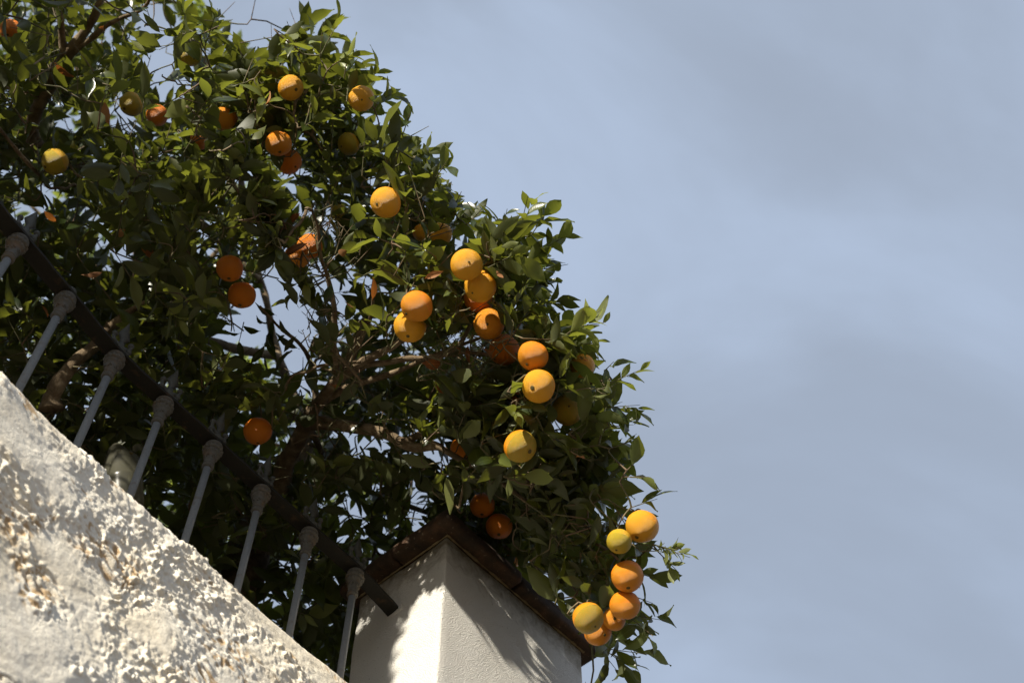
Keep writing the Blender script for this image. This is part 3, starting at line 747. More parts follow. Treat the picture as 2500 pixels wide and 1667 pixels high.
# ---------------------------------------------------------------- limbs of the main tree (traced, with their own depth)
root = np.array([base_xy[0], base_xy[1], 3.70])
LIMB = [
 ('trunk', [(root, .090), (root + [0.01, 0.0, .35], .078), (q(560, 1290, 4.62), .070), (q(600, 1215, 4.50), .058), (q(640, 1130, 4.42), .044)]),
 ('branch', [(q(625, 1160, 4.46), .040), (q(655, 1075, 4.36), .0285), (q(700, 985, 4.22), .0270), (q(735, 920, 4.12), .0225), (q(785, 862, 4.02), .0185)]),
 ('branch', [(q(610, 1200, 4.50), .048), (q(655, 1130, 4.55), .034), (q(690, 1060, 4.62), .026), (q(690, 960, 4.75), .020), (q(640, 820, 4.95), .015), (q(600, 640, 5.1), .011), (q(560, 480, 5.2), .008)]),
 ('branch', [(q(712, 972, 4.20), .0240), (q(770, 975, 4.12), .0185), (q(860, 986, 4.02), .0170), (q(935, 1022, 3.95), .0150), (q(1010, 1030, 3.92), .0115), (q(1090, 1068, 3.88), .0095), (q(1190, 1095, 3.85), .008), (q(1280, 1165, 3.8), .0065), (q(1400, 1245, 3.72), .005)]),
 ('branch', [(q(925, 1018, 3.96), .012), (q(985, 985, 4.0), .0095), (q(1060, 950, 4.0), .007), (q(1130, 900, 3.95), .005)]),
 ('branch', [(q(780, 868, 4.03), .0160), (q(830, 825, 3.95), .0115), (q(900, 795, 3.88), .0095), (q(950, 765, 3.84), .0065), (q(1050, 720, 3.82), .005)]),
 ('branch', [(q(785, 866, 4.04), .0125), (q(860, 832, 3.95), .0085), (q(960, 822, 3.88), .0080), (q(1060, 812, 3.82), .0062), (q(1160, 822, 3.78), .005)]),
 ('branch', [(q(735, 922, 4.14), .0150), (q(830, 880, 4.05), .0100), (q(930, 850, 3.98), .0072), (q(1040, 800, 3.92), .0050), (q(1120, 770, 3.9), .004)]),
 ('branch', [(q(775, 870, 4.05), .0105), (q(768, 800, 3.98), .0082), (q(764, 720, 3.95), .0078), (q(750, 640, 3.92), .0064), (q(735, 585, 3.90), .0055), (q(728, 520, 3.88), .0040), (q(715, 475, 3.87), .0024)]),
 ('branch', [(q(800, 850, 4.02), .0075), (q(825, 790, 3.97), .006), (q(850, 720, 3.93), .005), (q(852, 660, 3.9), .004)]),
 ('branch', [(q(716, 965, 4.24), .0125), (q(722, 880, 4.22), .0085), (q(700, 800, 4.15), .0060), (q(640, 742, 4.05), .0042), (q(600, 700, 4.0), .003)]),
 ('branch', [(q(790, 860, 4.05), .012), (q(850, 700, 4.1), .0095), (q(880, 560, 4.1), .0075), (q(905, 450, 4.05), .006), (q(900, 380, 4.0), .0045), (q(960, 320, 3.95), .003)]),
 ('branch', [(q(118, 948, 4.02), .0290), (q(126, 905, 4.03), .0240), (q(158, 850, 4.06), .0190), (q(215, 800, 4.12), .0165), (q(262, 742, 4.15), .0125), (q(330, 692, 4.15), .0062), (q(430, 648, 4.1), .0048), (q(515, 622, 4.05), .003)]),
 ('branch', [(q(640, 820, 4.95), .016), (q(470, 780, 4.75), .0150), (q(340, 740, 4.45), .0140), (q(255, 748, 4.16), .0120)]),
 ('branch', [(q(600, 650, 5.1), .013), (q(420, 480, 5.1), .017), (q(220, 400, 4.95), .019), (q(80, 320, 4.75), .0210), (q(120, 200, 4.65), .0195), (q(158, 128, 4.6), .0180), (q(205, 60, 4.55), .0130), (q(235, -20, 4.5), .0110)]),
 ('branch', [(q(150, 140, 4.6), .0130), (q(134, 60, 4.58), .0105), (q(128, -30, 4.5), .0090)]),
 ('branch', [(q(158, 128, 4.6), .010), (q(240, 60, 4.5), .0075), (q(330, 20, 4.45), .005), (q(350, -20, 4.4), .004)]),
 ('branch', [(q(560, 480, 5.2), .011), (q(560, 390, 4.8), .0105), (q(598, 340, 4.45), .0080), (q(660, 270, 4.2), .0060), (q(720, 180, 4.1), .004)]),
 ('branch', [(q(700, 970, 4.35), .012), (q(760, 1060, 4.5), .010), (q(880, 1140, 4.55), .009), (q(1020, 1190, 4.55), .007), (q(1180, 1260, 4.4), .0055), (q(1300, 1330, 4.1), .0045), (q(1360, 1410, 3.85), .0035)]),
 ('branch', [(q(1120, 1078, 3.87), .0075), (q(1220, 1160, 3.85), .006), (q(1330, 1220, 3.75), .005), (q(1420, 1290, 3.68), .004), (q(1440, 1400, 3.66), .003)]),
 ('branch', [(q(1040, 820, 3.9), .007), (q(1110, 700, 3.92), .0055), (q(1180, 620, 3.9), .0045), (q(1200, 540, 3.85), .003)]),
 ('branch', [(q(1130, 900, 3.95), .006), (q(1230, 880, 3.85), .005), (q(1330, 880, 3.75), .004), (q(1400, 870, 3.68), .003)]),
]
tree = empty('orange_tree', root)
tag(tree, 'large orange tree with dark glossy leaves and ripe fruit leaning over the railing and pillar', 'tree')
nodes = []
trunk_nodes = []
for i, (nm, pts) in enumerate(LIMB):
    P = np.array([p for p, r in pts]); r_ = np.array([r for p, r in pts])
    Ps, Rs = smooth_path(P, r_, 9)
    if nm != 'trunk' or True:
        wob = np.stack([fbm(Ps * 7 + 10 * i, 2, 1), fbm(Ps * 7 + 10 * i, 2, 2), fbm(Ps * 7 + 10 * i, 2, 3)], -1) * 0.012
        w_ = np.minimum(np.arange(len(Ps)), 6)[:, None] / 6; Ps = Ps + wob * w_
    if i == 12:                                     # swollen, pruned end of the left limb
        Rs[:7] *= np.array([0.55, 1.05, 1.28, 1.30, 1.16, 1.05, 1.0])
    if i in (1, 3): Rs = Rs * np.linspace(1.0, 0.72, len(Rs))
    m = MB(); m.add(*tube(Ps, Rs, 14 if Rs.max() > .02 else 9, 0.22 if Rs.max() > .012 else 0.3, i)); m.build(nm, M_bark, tree)
    nodes += [p for p, r in zip(Ps, Rs) if r < 0.03]
nodes = np.array(nodes)

# ---------------------------------------------------------------- leaves
NROW = 7
def leaf_shape(L_, W_, fold, droop, twist, wav, seed):
    t = np.array([0.0, 0.07, 0.20, 0.38, 0.57, 0.76, 0.90, 1.0]) ; w = np.array([0.012, 0.045, 0.56, 0.93, 1.0, 0.68, 0.24, 0.0]) * W_ / 2
    r_ = random.Random(seed); V = []; co = []
    for k in range(len(t)):
        x = t[k] * L_; z0 = -droop * L_ * t[k] ** 2 + 0.0
        xx = x * (1 - 0.25 * droop * t[k])
        tw = twist * t[k]
        for s in (-1, 0, 1):
            y = s * w[k]; z = fold * abs(y) + (wav * W_ * math.sin(t[k] * 9 + s * 1.3 + seed) if s else 0)
            V.append((xx, y * math.cos(tw) - z * math.sin(tw), z0 + z * math.cos(tw) + y * math.sin(tw))); co.append((t[k], s * 1.0, 0))
    F = []
    for k in range(len(t) - 1):
        a = 3 * k; F += [(a, a + 3, a + 4, a + 1), (a + 1, a + 4, a + 5, a + 2)]
    return np.array(V), np.array(co), np.array(F)
LV = []
for v in range(10):
    r_ = random.Random(50 + v)
    LV.append(leaf_shape(1.0, r_.uniform(0.29, 0.42), r_.uniform(0.12, 0.65), r_.uniform(-0.02, 0.42), r_.uniform(-0.5, 0.5), r_.uniform(0.0, 0.09), v))
LF = LV[0][2]

leaves = []       # (pos, xdir, normal, length, variant, tint, kind)
shoots = []       # (base, dir, len)
HOLD = np.array([(960, 1235), (1028, 1178), (1180, 1300), (1290, 1400), (1335, 1470), (1340, 1620), (770, 1620), (815, 1420), (860, 1320)], float)
def shoot(base, dirv, length, n, ll, tint=None, spread=1.0, kind=0, sub=None, rg=rng):
    dirv = dirv / np.linalg.norm(dirv)
    x, y, d = frame_of(dirv)
    bend = rg.normal(0, 0.25, 3); ph = rg.uniform(0, 6.28)
    out = []
    for k in range(n):
        f = (k + 0.6) / n
        p = base + dirv * length * f + bend * length * 0.3 * f * f
        a = ph + k * 2.399 + rg.normal(0, .3)
        open_ = (1.25 - 0.75 * f) * spread + rg.normal(0, .16)
        rad = x * math.cos(a) + y * math.sin(a)
        ld = dirv * math.cos(open_) + rad * math.sin(open_) + np.array([0, 0, -0.10]) + rg.normal(0, .10, 3)
        ld /= np.linalg.norm(ld)
        nrm = dirv * 0.8 - rad * 0.25 + np.array([0, 0, 0.55]) + rg.normal(0, .28, 3)
        nrm -= (nrm @ ld) * ld; nn = np.linalg.norm(nrm)
        if nn < 1e-3: continue
        L_ = ll * rg.uniform(0.55, 1.22) * (1 - 0.25 * (f > 0.85))
        tn_ = (rg.beta(2, 2.6) if tint is None else np.clip(tint + rg.normal(0, .12), 0, 1))
        out.append((p, ld, nrm / nn, L_, int(rg.integers(0, len(LV))), tn_, kind))
    return out

def fill(n, poly, gaplist, front_fn, thick_fn, ll=(0.084, 0.122), clump=0.10, nl=(5, 9), seed=1, tint=None, centre=None):
    rg = np.random.default_rng(seed); poly = np.asarray(poly)
    x0, y0 = poly.min(0); x1, y1 = poly.max(0)
    got = []; base = []
    while len(got) < n:
        X_ = rg.uniform(x0, x1, 4000); Y_ = rg.uniform(y0, y1, 4000)
        ok = inside(poly, X_, Y_)
        for g_ in gaplist: ok &= ~inside(np.array(g_), X_, Y_)
        X_, Y_ = X_[ok], Y_[ok]
        D_ = front_fn(X_, Y_) + thick_fn(X_, Y_) * rg.uniform(0, 1, len(X_)) ** 1.15
        P = CAM + rays(X_, Y_) * D_[:, None]
        nzv = fbm(P * 3.6 + 9, 2, 3)
        ok = (nzv > -clump) | (rg.uniform(0, 1, len(P)) < 0.30)
        ok &= ~blocked(P, 0.03)
        got += list(P[ok]); 
    got = got[:n]
    res = []
    for p in got:
        out = p - (TREE_C if centre is None else centre); out /= np.linalg.norm(out)
        d = out * 0.65 + np.array([0, 0, 0.75]) + rg.normal(0, .50, 3)
        d /= np.linalg.norm(d); ln = rg.uniform(0.07, 0.15)
        res.append((p - d * ln * 0.5, d, ln, int(rg.integers(nl[0], nl[1])), rg.uniform(*ll)))
    return res, rg

thick = lambda X_, Y_: np.clip(1.35 - 0.00055 * X_, 0.55, 1.3) * np.where(Y_ > 1200, 0.9, 1.0)
inner = [(-160, -160), (600, -160), (760, 150), (860, 350), (1000, 500), (1180, 620), (1260, 800), (1380, 1000), (1440, 1200), (1400, 1400), (1180, 1290), (1020, 1150), (700, 1150), (-160, 500)]
sh, rg9 = fill(230, inner, gaps + [[(690, 480), (780, 480), (860, 700), (960, 750), (1100, 730), (1180, 800), (1100, 870), (1020, 1060), (860, 1040), (700, 1080), (640, 1000), (720, 860), (700, 700)]], lambda a, b: front(a, b) + 0.55, lambda a, b: 0.75 + 0 * a, clump=0.6, seed=21)
for b_, d_, ln, n_, ll_ in sh:
    shoots.append((b_, d_, ln)); leaves += shoot(b_, d_, ln, n_, ll_, rg=rg9)
sh, rg1 = fill(1330, crown, gaps, front, thick, seed=11)
for b_, d_, ln, n_, ll_ in sh:
    shoots.append((b_, d_, ln)); leaves += shoot(b_, d_, ln, n_, ll_, rg=rg1)
outer = [(640, 60), (720, 40), (790, 110), (870, 190), (900, 290), (1000, 350), (1040, 440), (1110, 490), (1240, 500), (1270, 600), (1275, 690), (1320, 760), (1375, 820), (1400, 920), (1430, 980), (1440, 1080), (1485, 1160), (1500, 1240), (1490, 1340), (1480, 1420), (1420, 1450),
         (1330, 1400), (1180, 1290), (1000, 1160), (880, 1060), (1000, 900), (1080, 760), (1000, 640), (880, 560), (800, 420), (640, 300), (560, 160)]
outer = [(x - 36, y + 22) if y < 1420 else (x, y) for x, y in outer]
sh, rg6 = fill(430, outer, gaps, lambda a, b: front(a, b) + 0.02, lambda a, b: 0.55 + 0 * a, clump=0.25, seed=15)
for b_, d_, ln, n_, ll_ in sh:
    shoots.append((b_, d_, ln)); leaves += shoot(b_, d_, ln, n_, ll_, rg=rg6)
sh, rg8 = fill(90, [(770, 740), (960, 770), (1100, 730), (1190, 800), (1130, 900), (930, 930), (800, 980), (730, 960)], [], lambda a, b: 4.25 + 0 * a, lambda a, b: 0.8 + 0 * a, clump=0.5, seed=19)
for b_, d_, ln, n_, ll_ in sh:
    shoots.append((b_, d_, ln)); leaves += shoot(b_, d_, ln, n_, ll_, rg=rg8)
# extra density in the deep part behind the railing
lowpoly = [(-160, 480), (200, 620), (520, 880), (900, 1100), (1060, 1180), (900, 1260), (820, 1700), (-160, 1700)]
sh, rg2 = fill(520, lowpoly, gaps, lambda a, b: front(a, b) + 0.35, lambda a, b: 0.9 + 0 * a, ll=(0.075, 0.105), clump=0.5, seed=12)
for b_, d_, ln, n_, ll_ in sh:
    shoots.append((b_, d_, ln)); leaves += shoot(b_, d_, ln, n_, ll_, rg=rg2)

# the crown goes on to the left of the frame and spills over the railing there
rg5 = np.random.default_rng(55); cnt_ = 0
Bk = np.array([-S_h[0], -S_h[1], 0]) * -1.0; Lt = np.array([Bk[1], -Bk[0], 0])
if Lt @ (-NR) < 0: Lt = -Lt
b0 = np.array([bars[0][0], bars[0][1], 0])
while cnt_ < 900:
    t_, w_, z_ = rg5.uniform(0.15, 2.3), rg5.uniform(-0.2, 1.9), rg5.uniform(4.26, 6.3)
    p = b0 + Bk * t_ + Lt * w_ + np.array([0, 0, z_])
    if z_ > 6.4 - 0.5 * (w_ - 0.8) ** 2 - 0.25 * t_: continue
    pq = proj(p[None])[0]; dc = (p - CAM) @ R[:, 2]
    if dc < 0 and -150 < pq[0] < 2500: continue
    if vnoise(p[None] * 3.0)[0] < -0.35 and rg5.random() < .6: continue
    d_ = rg5.normal(0, 1, 3) + np.array([-.2, -.5, .5]); d_ /= np.linalg.norm(d_); ln = rg5.uniform(.08, .15)
    shoots.append((p - d_ * ln / 2, d_, ln)); leaves += shoot(p - d_ * ln / 2, d_, ln, 7, rg5.uniform(.085, .115), rg=rg5); cnt_ += 1
# low boughs outside the frame hang over the railing and keep it in shade
rg10 = np.random.default_rng(91); k_ = 0; tries = 0
while k_ < 330 and tries < 60000:
    tries += 1
    bi = rg10.integers(0, len(bars) + 1); bp = bars[min(bi, len(bars) - 1)] if bi < len(bars) else endp
    p = np.array([bp[0], bp[1], 0]) + np.array([0, 0, rg10.uniform(4.05, 4.66)]) + SUN * rg10.uniform(0.3, 3.6)
    pq = proj(p[None])[0]; dc = (p - CAM) @ R[:, 2]
    if dc < 0 and pq[0] > -110: continue
    k_ += 1; d_ = rg10.normal(0, 1, 3) + np.array([0, 0, .3]); d_ /= np.linalg.norm(d_); ln = .10
    shoots.append((p - d_ * ln / 2, d_, ln)); leaves += shoot(p - d_ * ln / 2, d_, ln, 7, .10, rg=rg10)
# boughs over the pillar whose leaves keep the sun off the upper part of its faces
nlv = -D1
rg7 = np.random.default_rng(70); k_ = 0
while k_ < 200:
    if rg7.random() < .45:
        e_, h_ = rg7.uniform(0.0, PD), rg7.uniform(-.5, 0.02)
        if h_ < (-0.14 - 0.6 * e_ if e_ < .165 else -9): continue
        p0 = PM + D2 * e_ + np.array([0, 0, h_])
    else:
        h_ = rg7.uniform(-.175, -.03); p0 = PM + D1 * 0.01 + np.array([0, 0, h_])
    p = p0 + SUN * rg7.uniform(0.25, 2.4)
    if p[2] < 4.72: continue
    pq = proj(p[None])[0]
    if not inside(np.array(crown), pq[:1], pq[1:])[0]: continue
    k_ += 1; d_ = rg7.normal(0, 1, 3) + np.array([0, 0, .4]); d_ /= np.linalg.norm(d_); ln = .09
    shoots.append((p - d_ * ln / 2, d_, ln)); leaves += shoot(p - d_ * ln / 2, d_, ln, 6, .09, rg=rg7)
# sprays that make the outline (base -> tip, distance, leaves, leaf length, tint)
SPR = [
 ((470, 110), (500, 20), 4.15, 8, .085, .6), ((460, 80), (535, 45), 4.15, 6, .08, .6), ((430, 70), (415, 10), 4.2, 7, .085, .6), ((350, 60), (330, 0), 4.3, 6, .08, .4),
 ((735, 130), (742, 50), 3.98, 9, .085, .8), ((745, 110), (780, 45), 3.98, 7, .085, .8), ((765, 150), (805, 125), 3.95, 7, .085, .7), ((690, 120), (655, 85), 4.0, 7, .075, .7), ((560, 140), (545, 100), 4.1, 5, .07, .3),
 ((840, 200), (868, 165), 3.92, 8, .08, .6), ((865, 240), (900, 215), 3.9, 7, .08, .5), ((790, 180), (800, 120), 3.95, 6, .08, .7),
 ((925, 310), (945, 250), 3.85, 6, .095, .4), ((930, 320), (985, 290), 3.85, 5, .09, .6), ((880, 330), (910, 290), 3.9, 5, .08, .3),
 ((1000, 410), (1030, 365), 3.72, 6, .09, .5), ((985, 390), (1040, 425), 3.75, 6, .09, .4), ((950, 360), (990, 350), 3.8, 7, .09, .5),
 ((1080, 510), (1115, 470), 3.75, 8, .07, .3), ((1040, 480), (1060, 440), 3.8, 6, .07, .2),
 ((1190, 545), (1213, 450), 3.7, 8, .088, .7), ((1220, 540), (1262, 480), 3.7, 7, .085, .6), ((1235, 580), (1295, 545), 3.7, 7, .085, .6), ((1150, 540), (1165, 480), 3.72, 7, .08, .5),
 ((1240, 620), (1305, 607), 3.72, 4, .06, .3), ((1230, 660), (1275, 640), 3.75, 7, .08, .2), ((1245, 700), (1290, 690), 3.7, 7, .08, .2),
 ((1240, 810), (1390, 705), 3.58, 11, .088, .95), ((1330, 750), (1392, 740), 3.58, 5, .088, .8), ((1300, 790), (1370, 790), 3.62, 6, .085, .4), ((1180, 620), (1230, 590), 3.7, 8, .08, .6),
 ((1390, 885), (1480, 845), 3.58, 6, .075, .8), ((1390, 850), (1410, 830), 3.6, 3, .055, .6), ((1395, 935), (1470, 930), 3.6, 9, .08, .45), ((1400, 980), (1455, 975), 3.6, 5, .06, .4),
 ((1400, 1030), (1460, 1010), 3.6, 5, .07, .3), ((1430, 1095), (1490, 1095), 3.6, 5, .09, .35), ((1440, 1080), (1480, 1040), 3.6, 3, .09, .35), ((1450, 1165), (1510, 1145), 3.6, 7, .08, .5),
 ((1470, 1180), (1510, 1190), 3.65, 6, .07, .3),
 ((1500, 1250), (1585, 1280), 3.58, 9, .050, .9), ((1510, 1265), (1560, 1315), 3.58, 6, .050, .85), ((1520, 1260), (1550, 1255), 3.58, 5, .045, .85),
 ((1450, 1310), (1510, 1330), 3.66, 7, .085, .2), ((1460, 1370), (1500, 1385), 3.66, 6, .075, .2), ((1440, 1410), (1530, 1425), 3.62, 7, .085, .35), ((1450, 1420), (1500, 1460), 3.62, 5, .085, .25),
 ((1385, 1488), (1490, 1502), 3.72, 6, .090, .3), ((1385, 1488), (1460, 1545), 3.72, 6, .095, .25), ((1400, 1450), (1440, 1475), 3.75, 5, .07, .2), ((1370, 1480), (1430, 1555), 3.74, 3, .095, .1),
 ((1335, 1640), (1345, 1565), 3.9, 3, .06, .6),
 ((560, 740), (548, 790), 4.0, 3, .078, .05), ((620, 745), (600, 820), 4.0, 4, .088, .05), ((690, 770), (650, 770), 4.0, 3, .078, .05), ((640, 720), (620, 745), 4.0, 3, .07, .05), ((700, 800), (655, 805), 4.02, 2, .08, .05),
 ((480, 470), (420, 430), 3.8, 9, .100, .6), ((400, 470), (440, 420), 3.82, 7, .100, .7), ((900, 560), (850, 540), 3.6, 8, .08, .7), ((930, 590), (900, 640), 3.58, 7, .085, .7), ((860, 620), (820, 640), 3.62, 7, .08, .65), ((1000, 590), (960, 560), 3.6, 9, .085, .6),
 ((1000, 620), (1040, 580), 3.66, 8, .08, .7), ((760, 600), (800, 560), 3.75, 6, .08, .7), ((620, 240), (600, 215), 3.95, 7, .08, .7), ((700, 290), (730, 270), 3.92, 7, .085, .7), ((560, 210), (545, 230), 4.0, 6, .08, .6),
]
rg3 = np.random.default_rng(33)
for (a, b_, d, n_, ll_, ti) in SPR:
    A = q(*a, d + rg3.uniform(0, .05)); B = q(*b_, d + rg3.uniform(-.06, .03)); v = B - A
    shoots.append((A, v / np.linalg.norm(v), np.linalg.norm(v)))
    leaves += shoot(A, v, np.linalg.norm(v) * 0.92, n_, ll_, tint=ti, spread=0.85, rg=rg3, kind=9 if ti <= .06 else 0)

CC = np.array([np.asarray(q(560, 800, 5.2))])
LP = np.array([l[0] for l in leaves]); LX = np.array([l[1] for l in leaves]); LN = np.array([l[2] for l in leaves]); LL = np.array([l[3] for l in leaves]); LVr = np.array([l[4] for l in leaves]); LT = np.array([l[5] for l in leaves])
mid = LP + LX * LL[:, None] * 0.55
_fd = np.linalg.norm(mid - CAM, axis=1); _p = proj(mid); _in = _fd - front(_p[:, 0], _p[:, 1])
LT = np.clip(LT * np.clip(1.05 - 0.9 * _in, 0.30, 1.15) * np.where(_p[:, 0] < 250, .8, 1.05), 0, 1)  # paler young outer leaves, with shade deeper in and at left put into tint
tip = LP + LX * LL[:, None]
keep = ~(blocked(mid) | blocked(tip) | blocked(LP))
dist = np.linalg.norm(mid - CAM, axis=1); pxm = proj(mid); pxt = proj(tip); pxb = proj(LP)
opx = proj(O_pos); od = np.linalg.norm(O_pos - CAM, axis=1); orad = O_rad / od * FPX / K
for i, (x, y, d, D, kind, lab) in enumerate(OR):
    hid = any(w in lab for w in ('half', 'peeping', 'glimpsed', 'mostly', 'partly', 'covered', 'behind'))
    for pp_ in (pxm, pxt, pxb, (pxm + pxt) / 2):
        dd = np.linalg.norm(pp_ - opx[i], axis=1)
        keep &= ~((dd < orad[i] * (0.72 if hid else 1.0)) & (dist < od[i] + O_rad[i]))
    # no leaf grows through the fruit
    keep &= np.linalg.norm(mid - O_pos[i], axis=1) > O_rad[i] * 1.1
# the bare inner wood shows: few leaves in front of the main forks
wood = [[(700, 985), (735, 920), (785, 862), (860, 825), (950, 765)], [(785, 862), (860, 832), (960, 822), (1060, 812), (1150, 820)], [(712, 972), (770, 975), (860, 986), (935, 1022), (1010, 1030)], [(640, 1100), (700, 985)],
        [(775, 870), (768, 800), (764, 720), (750, 640), (735, 585), (720, 480)], [(118, 948), (126, 905), (158, 850), (215, 800)], [(940, 850), (1040, 800), (1130, 790)], [(80, 320), (120, 200), (158, 128), (205, 60), (235, 0)]]
wd = np.full(len(keep), 1e9)
for ln_ in wood:
    for a_, b_ in zip(ln_, ln_[1:]):
        for f_ in np.linspace(0, 1, 8):
            c_ = np.array(a_) * (1 - f_) + np.array(b_) * f_
            for pp_ in (pxm, pxt, pxb): wd = np.minimum(wd, np.linalg.norm(pp_ - c_, axis=1))
keep &= ~((wd < 25) & (dist < 4.4) & (rng.uniform(0, 1, len(keep)) < 0.88))
# sun reaches the outer fruit: the twigs between are bare
for i in (2, 6, 7, 9, 11, 15, 16, 18, 20, 21, 24, 25, 26, 34, 36, 37, 38):
    rel = mid - (O_pos[i] + SUN * 0.05); t = rel @ SUN; perp = np.linalg.norm(rel - t[:, None] * SUN, axis=1)
    keep &= ~((t > 0) & (t < 1.1) & (perp < O_rad[i] * 1.15) & (rng.uniform(0, 1, len(t)) < 0.93))
LK = np.array([l[6] for l in leaves])
notch = [[(480, -50), (640, -50), (690, 30), (650, 78), (600, 112), (540, 95), (545, 20)], [(945, 200), (1060, 320), (1000, 300), (965, 290), (950, 240)], [(1055, 330), (1200, 400), (1165, 480), (1120, 455), (1060, 430)], [(1325, 560), (1400, 640), (1340, 680), (1305, 660), (1300, 600)],
         [(1410, 720), (1500, 800), (1430, 825), (1395, 815), (1400, 770)], [(1440, 880), (1540, 880), (1500, 940), (1430, 905)], [(1500, 1000), (1560, 1100), (1500, 1060), (1470, 990)], [(1540, 1130), (1600, 1220), (1540, 1240), (1525, 1190)], [(1530, 1320), (1560, 1390), (1510, 1410), (1500, 1350)]]
for g_ in notch:
    keep &= ~(inside(np.array(g_), pxm[:, 0], pxm[:, 1]) | inside(np.array(g_), pxt[:, 0], pxt[:, 1]))
fan = np.array([(775, 745), (960, 775), (1100, 735), (1180, 790), (1120, 870), (930, 900), (800, 960), (730, 960)])
keep &= ~(inside(fan, pxm[:, 0], pxm[:, 1]) & (dist < 4.15) & (LK < 5) & (rng.uniform(0, 1, len(keep)) < 0.82))
for gi, g_ in enumerate(gaps):
    ing = inside(np.array(g_), pxm[:, 0], pxm[:, 1]) | (inside(np.array(g_), pxt[:, 0], pxt[:, 1]) if gi < 2 else False)
    keep &= ~(ing & (LK < 5) & (rng.uniform(0, 1, len(keep)) < (0.96 if gi < 2 else 0.9)))
for pp_ in (pxm, pxt, pxb): keep &= ~(inside(HOLD, pp_[:, 0], pp_[:, 1]) & (dist < 4.25))
# low boughs stop short of the sunlit wall face
cand = np.where((mid[:, 2] < 5.1) & (pxm[:, 0] < 500))[0]; hitw = np.zeros(len(cand), bool); prev = None
for t in np.arange(0.0, 3.4, 0.06):
    Pt = mid[cand] - SUN * t; fs = fence_side(Pt)
    if prev is not None: hitw |= (prev > 0.05) & (fs <= 0.05) & (Pt[:, 2] < 3.97) & (Pt[:, 2] > 2.9)
    prev = fs
keep[cand[hitw]] = False
# where the sun slips under the crown onto the pillar
t_l = ((mid - PM) @ nlv) / (SUN @ nlv); hit = mid - SUN * t_l[:, None] - PM; he, hh = hit @ D2, hit[:, 2]
litl = np.array([(-.03, -.165), (.01, -.180), (.047, -.220), (.13, -.255), (.162, -.31), (.168, -.44), (.175, -1.2), (-.03, -1.2)])
keep &= ~((t_l > 0) & inside(litl, he, hh))
t_r = ((mid - PM) @ NR) / (SUN @ NR); hit = mid - SUN * t_r[:, None] - PM; hs, hh = hit @ D1, hit[:, 2]
litr = np.array([(-.02, -.19), (.6, -.40), (.6, -1.5), (-.02, -1.5)]); strip = np.array([(-.02, .004), (.6, -.200), (.6, -.242), (-.02, -.012)])
keep &= ~((t_r > 0) & (inside(litr, hs, hh) | inside(strip, hs, hh)))
idx = np.where(keep)[0]
LP, LX, LN, LL, LVr, LT, mid, dist, pxm, pxt, pxb = [a[idx] for a in (LP, LX, LN, LL, LVr, LT, mid, dist, pxm, pxt, pxb)]

def leaf_arrays(P, Xd, Nd, L_, var):
    Yd = np.cross(Nd, Xd); V = np.empty((len(P), 24, 3)); co = np.empty((len(P), 24, 3))
    for v in range(len(LV)):
        s = var == v
        if not s.any(): continue
        B = LV[v][0]
        V[s] = P[s][:, None] + L_[s][:, None, None] * (B[None, :, :1] * Xd[s][:, None] + B[None, :, 1:2] * Yd[s][:, None] + B[None, :, 2:] * Nd[s][:, None])
        co[s] = LV[v][1][None]
    return V, co
def foliage_mesh(name, P, Xd, Nd, L_, var, tint):
    V, co = leaf_arrays(P, Xd, Nd, L_, var); n = len(P)
    F = (LF[None] + 24 * np.arange(n)[:, None, None]).reshape(-1, 4)
    me = mesh_np(name, V.reshape(-1, 3), F)
    a = me.attributes.new('tint', 'FLOAT', 'POINT'); a.data.foreach_set('value', np.repeat(tint, 24).astype(np.float32))
    a = me.attributes.new('leafco', 'FLOAT_VECTOR', 'POINT'); a.data.foreach_set('vector', co.astype(np.float32).ravel())
    return me
def unit_leaf(v, tint, name):
    B, co, F = LV[v]; me = mesh_np(name, B, F)
    a = me.attributes.new('tint', 'FLOAT', 'POINT'); a.data.foreach_set('value', np.full(24, tint, np.float32))
    a = me.attributes.new('leafco', 'FLOAT_VECTOR', 'POINT'); a.data.foreach_set('vector', co.astype(np.float32).ravel())
    return me
TQ = 6
leaf_cache = {}
def leaf_object(name, mat, parent, P, Xd, Nd, L_, v, tint):
    tq = min(TQ - 1, int(tint * TQ)); key = (name, mat.name, int(v), tq)
    if key not in leaf_cache:
        me = unit_leaf(int(v), (tq + .5) / TQ, name); me.materials.append(mat); leaf_cache[key] = me
    o = bpy.data.objects.new(name, leaf_cache[key]); COL.objects.link(o); o.parent = parent
    Yd = np.cross(Nd, Xd); M_ = np.eye(4); M_[:3, 0] = Xd * L_; M_[:3, 1] = Yd * L_; M_[:3, 2] = Nd * L_; M_[:3, 3] = P - np.array(parent.location)
    o.matrix_local = Matrix(M_.tolist())
    return o

def pick_largest(P, Xd, Nd, L_, var, n, extra_occ=None):
    """coarse z-buffer: the leaves that show largest in the view"""
    V, _ = leaf_arrays(P, Xd, Nd, L_, var)
    smp = np.concatenate([V[:, 4::3], (V[:, 3:-3:3] * .5 + V[:, 4:-2:3] * .5), (V[:, 5:-3:3] * .5 + V[:, 4:-2:3] * .5)], 1)
    px = proj(smp.reshape(-1, 3)); dd = np.linalg.norm(smp.reshape(-1, 3) - CAM, axis=1)
    own = np.repeat(np.arange(len(P)), smp.shape[1])
    G = 9; gx = np.floor(px[:, 0] / G).astype(int); gy = np.floor(px[:, 1] / G).astype(int)
    W_, H_ = 2352 // G + 1, 1568 // G + 1
    ok = (gx >= 0) & (gy >= 0) & (gx < W_) & (gy < H_); key = gy * W_ + gx
    order = np.argsort(-dd); zb = np.full(W_ * H_, -1); oo = order[ok[order]]; zb[key[oo]] = own[oo]
    cnt = np.bincount(zb[zb >= 0], minlength=len(P)); return np.argsort(-cnt)[:n]
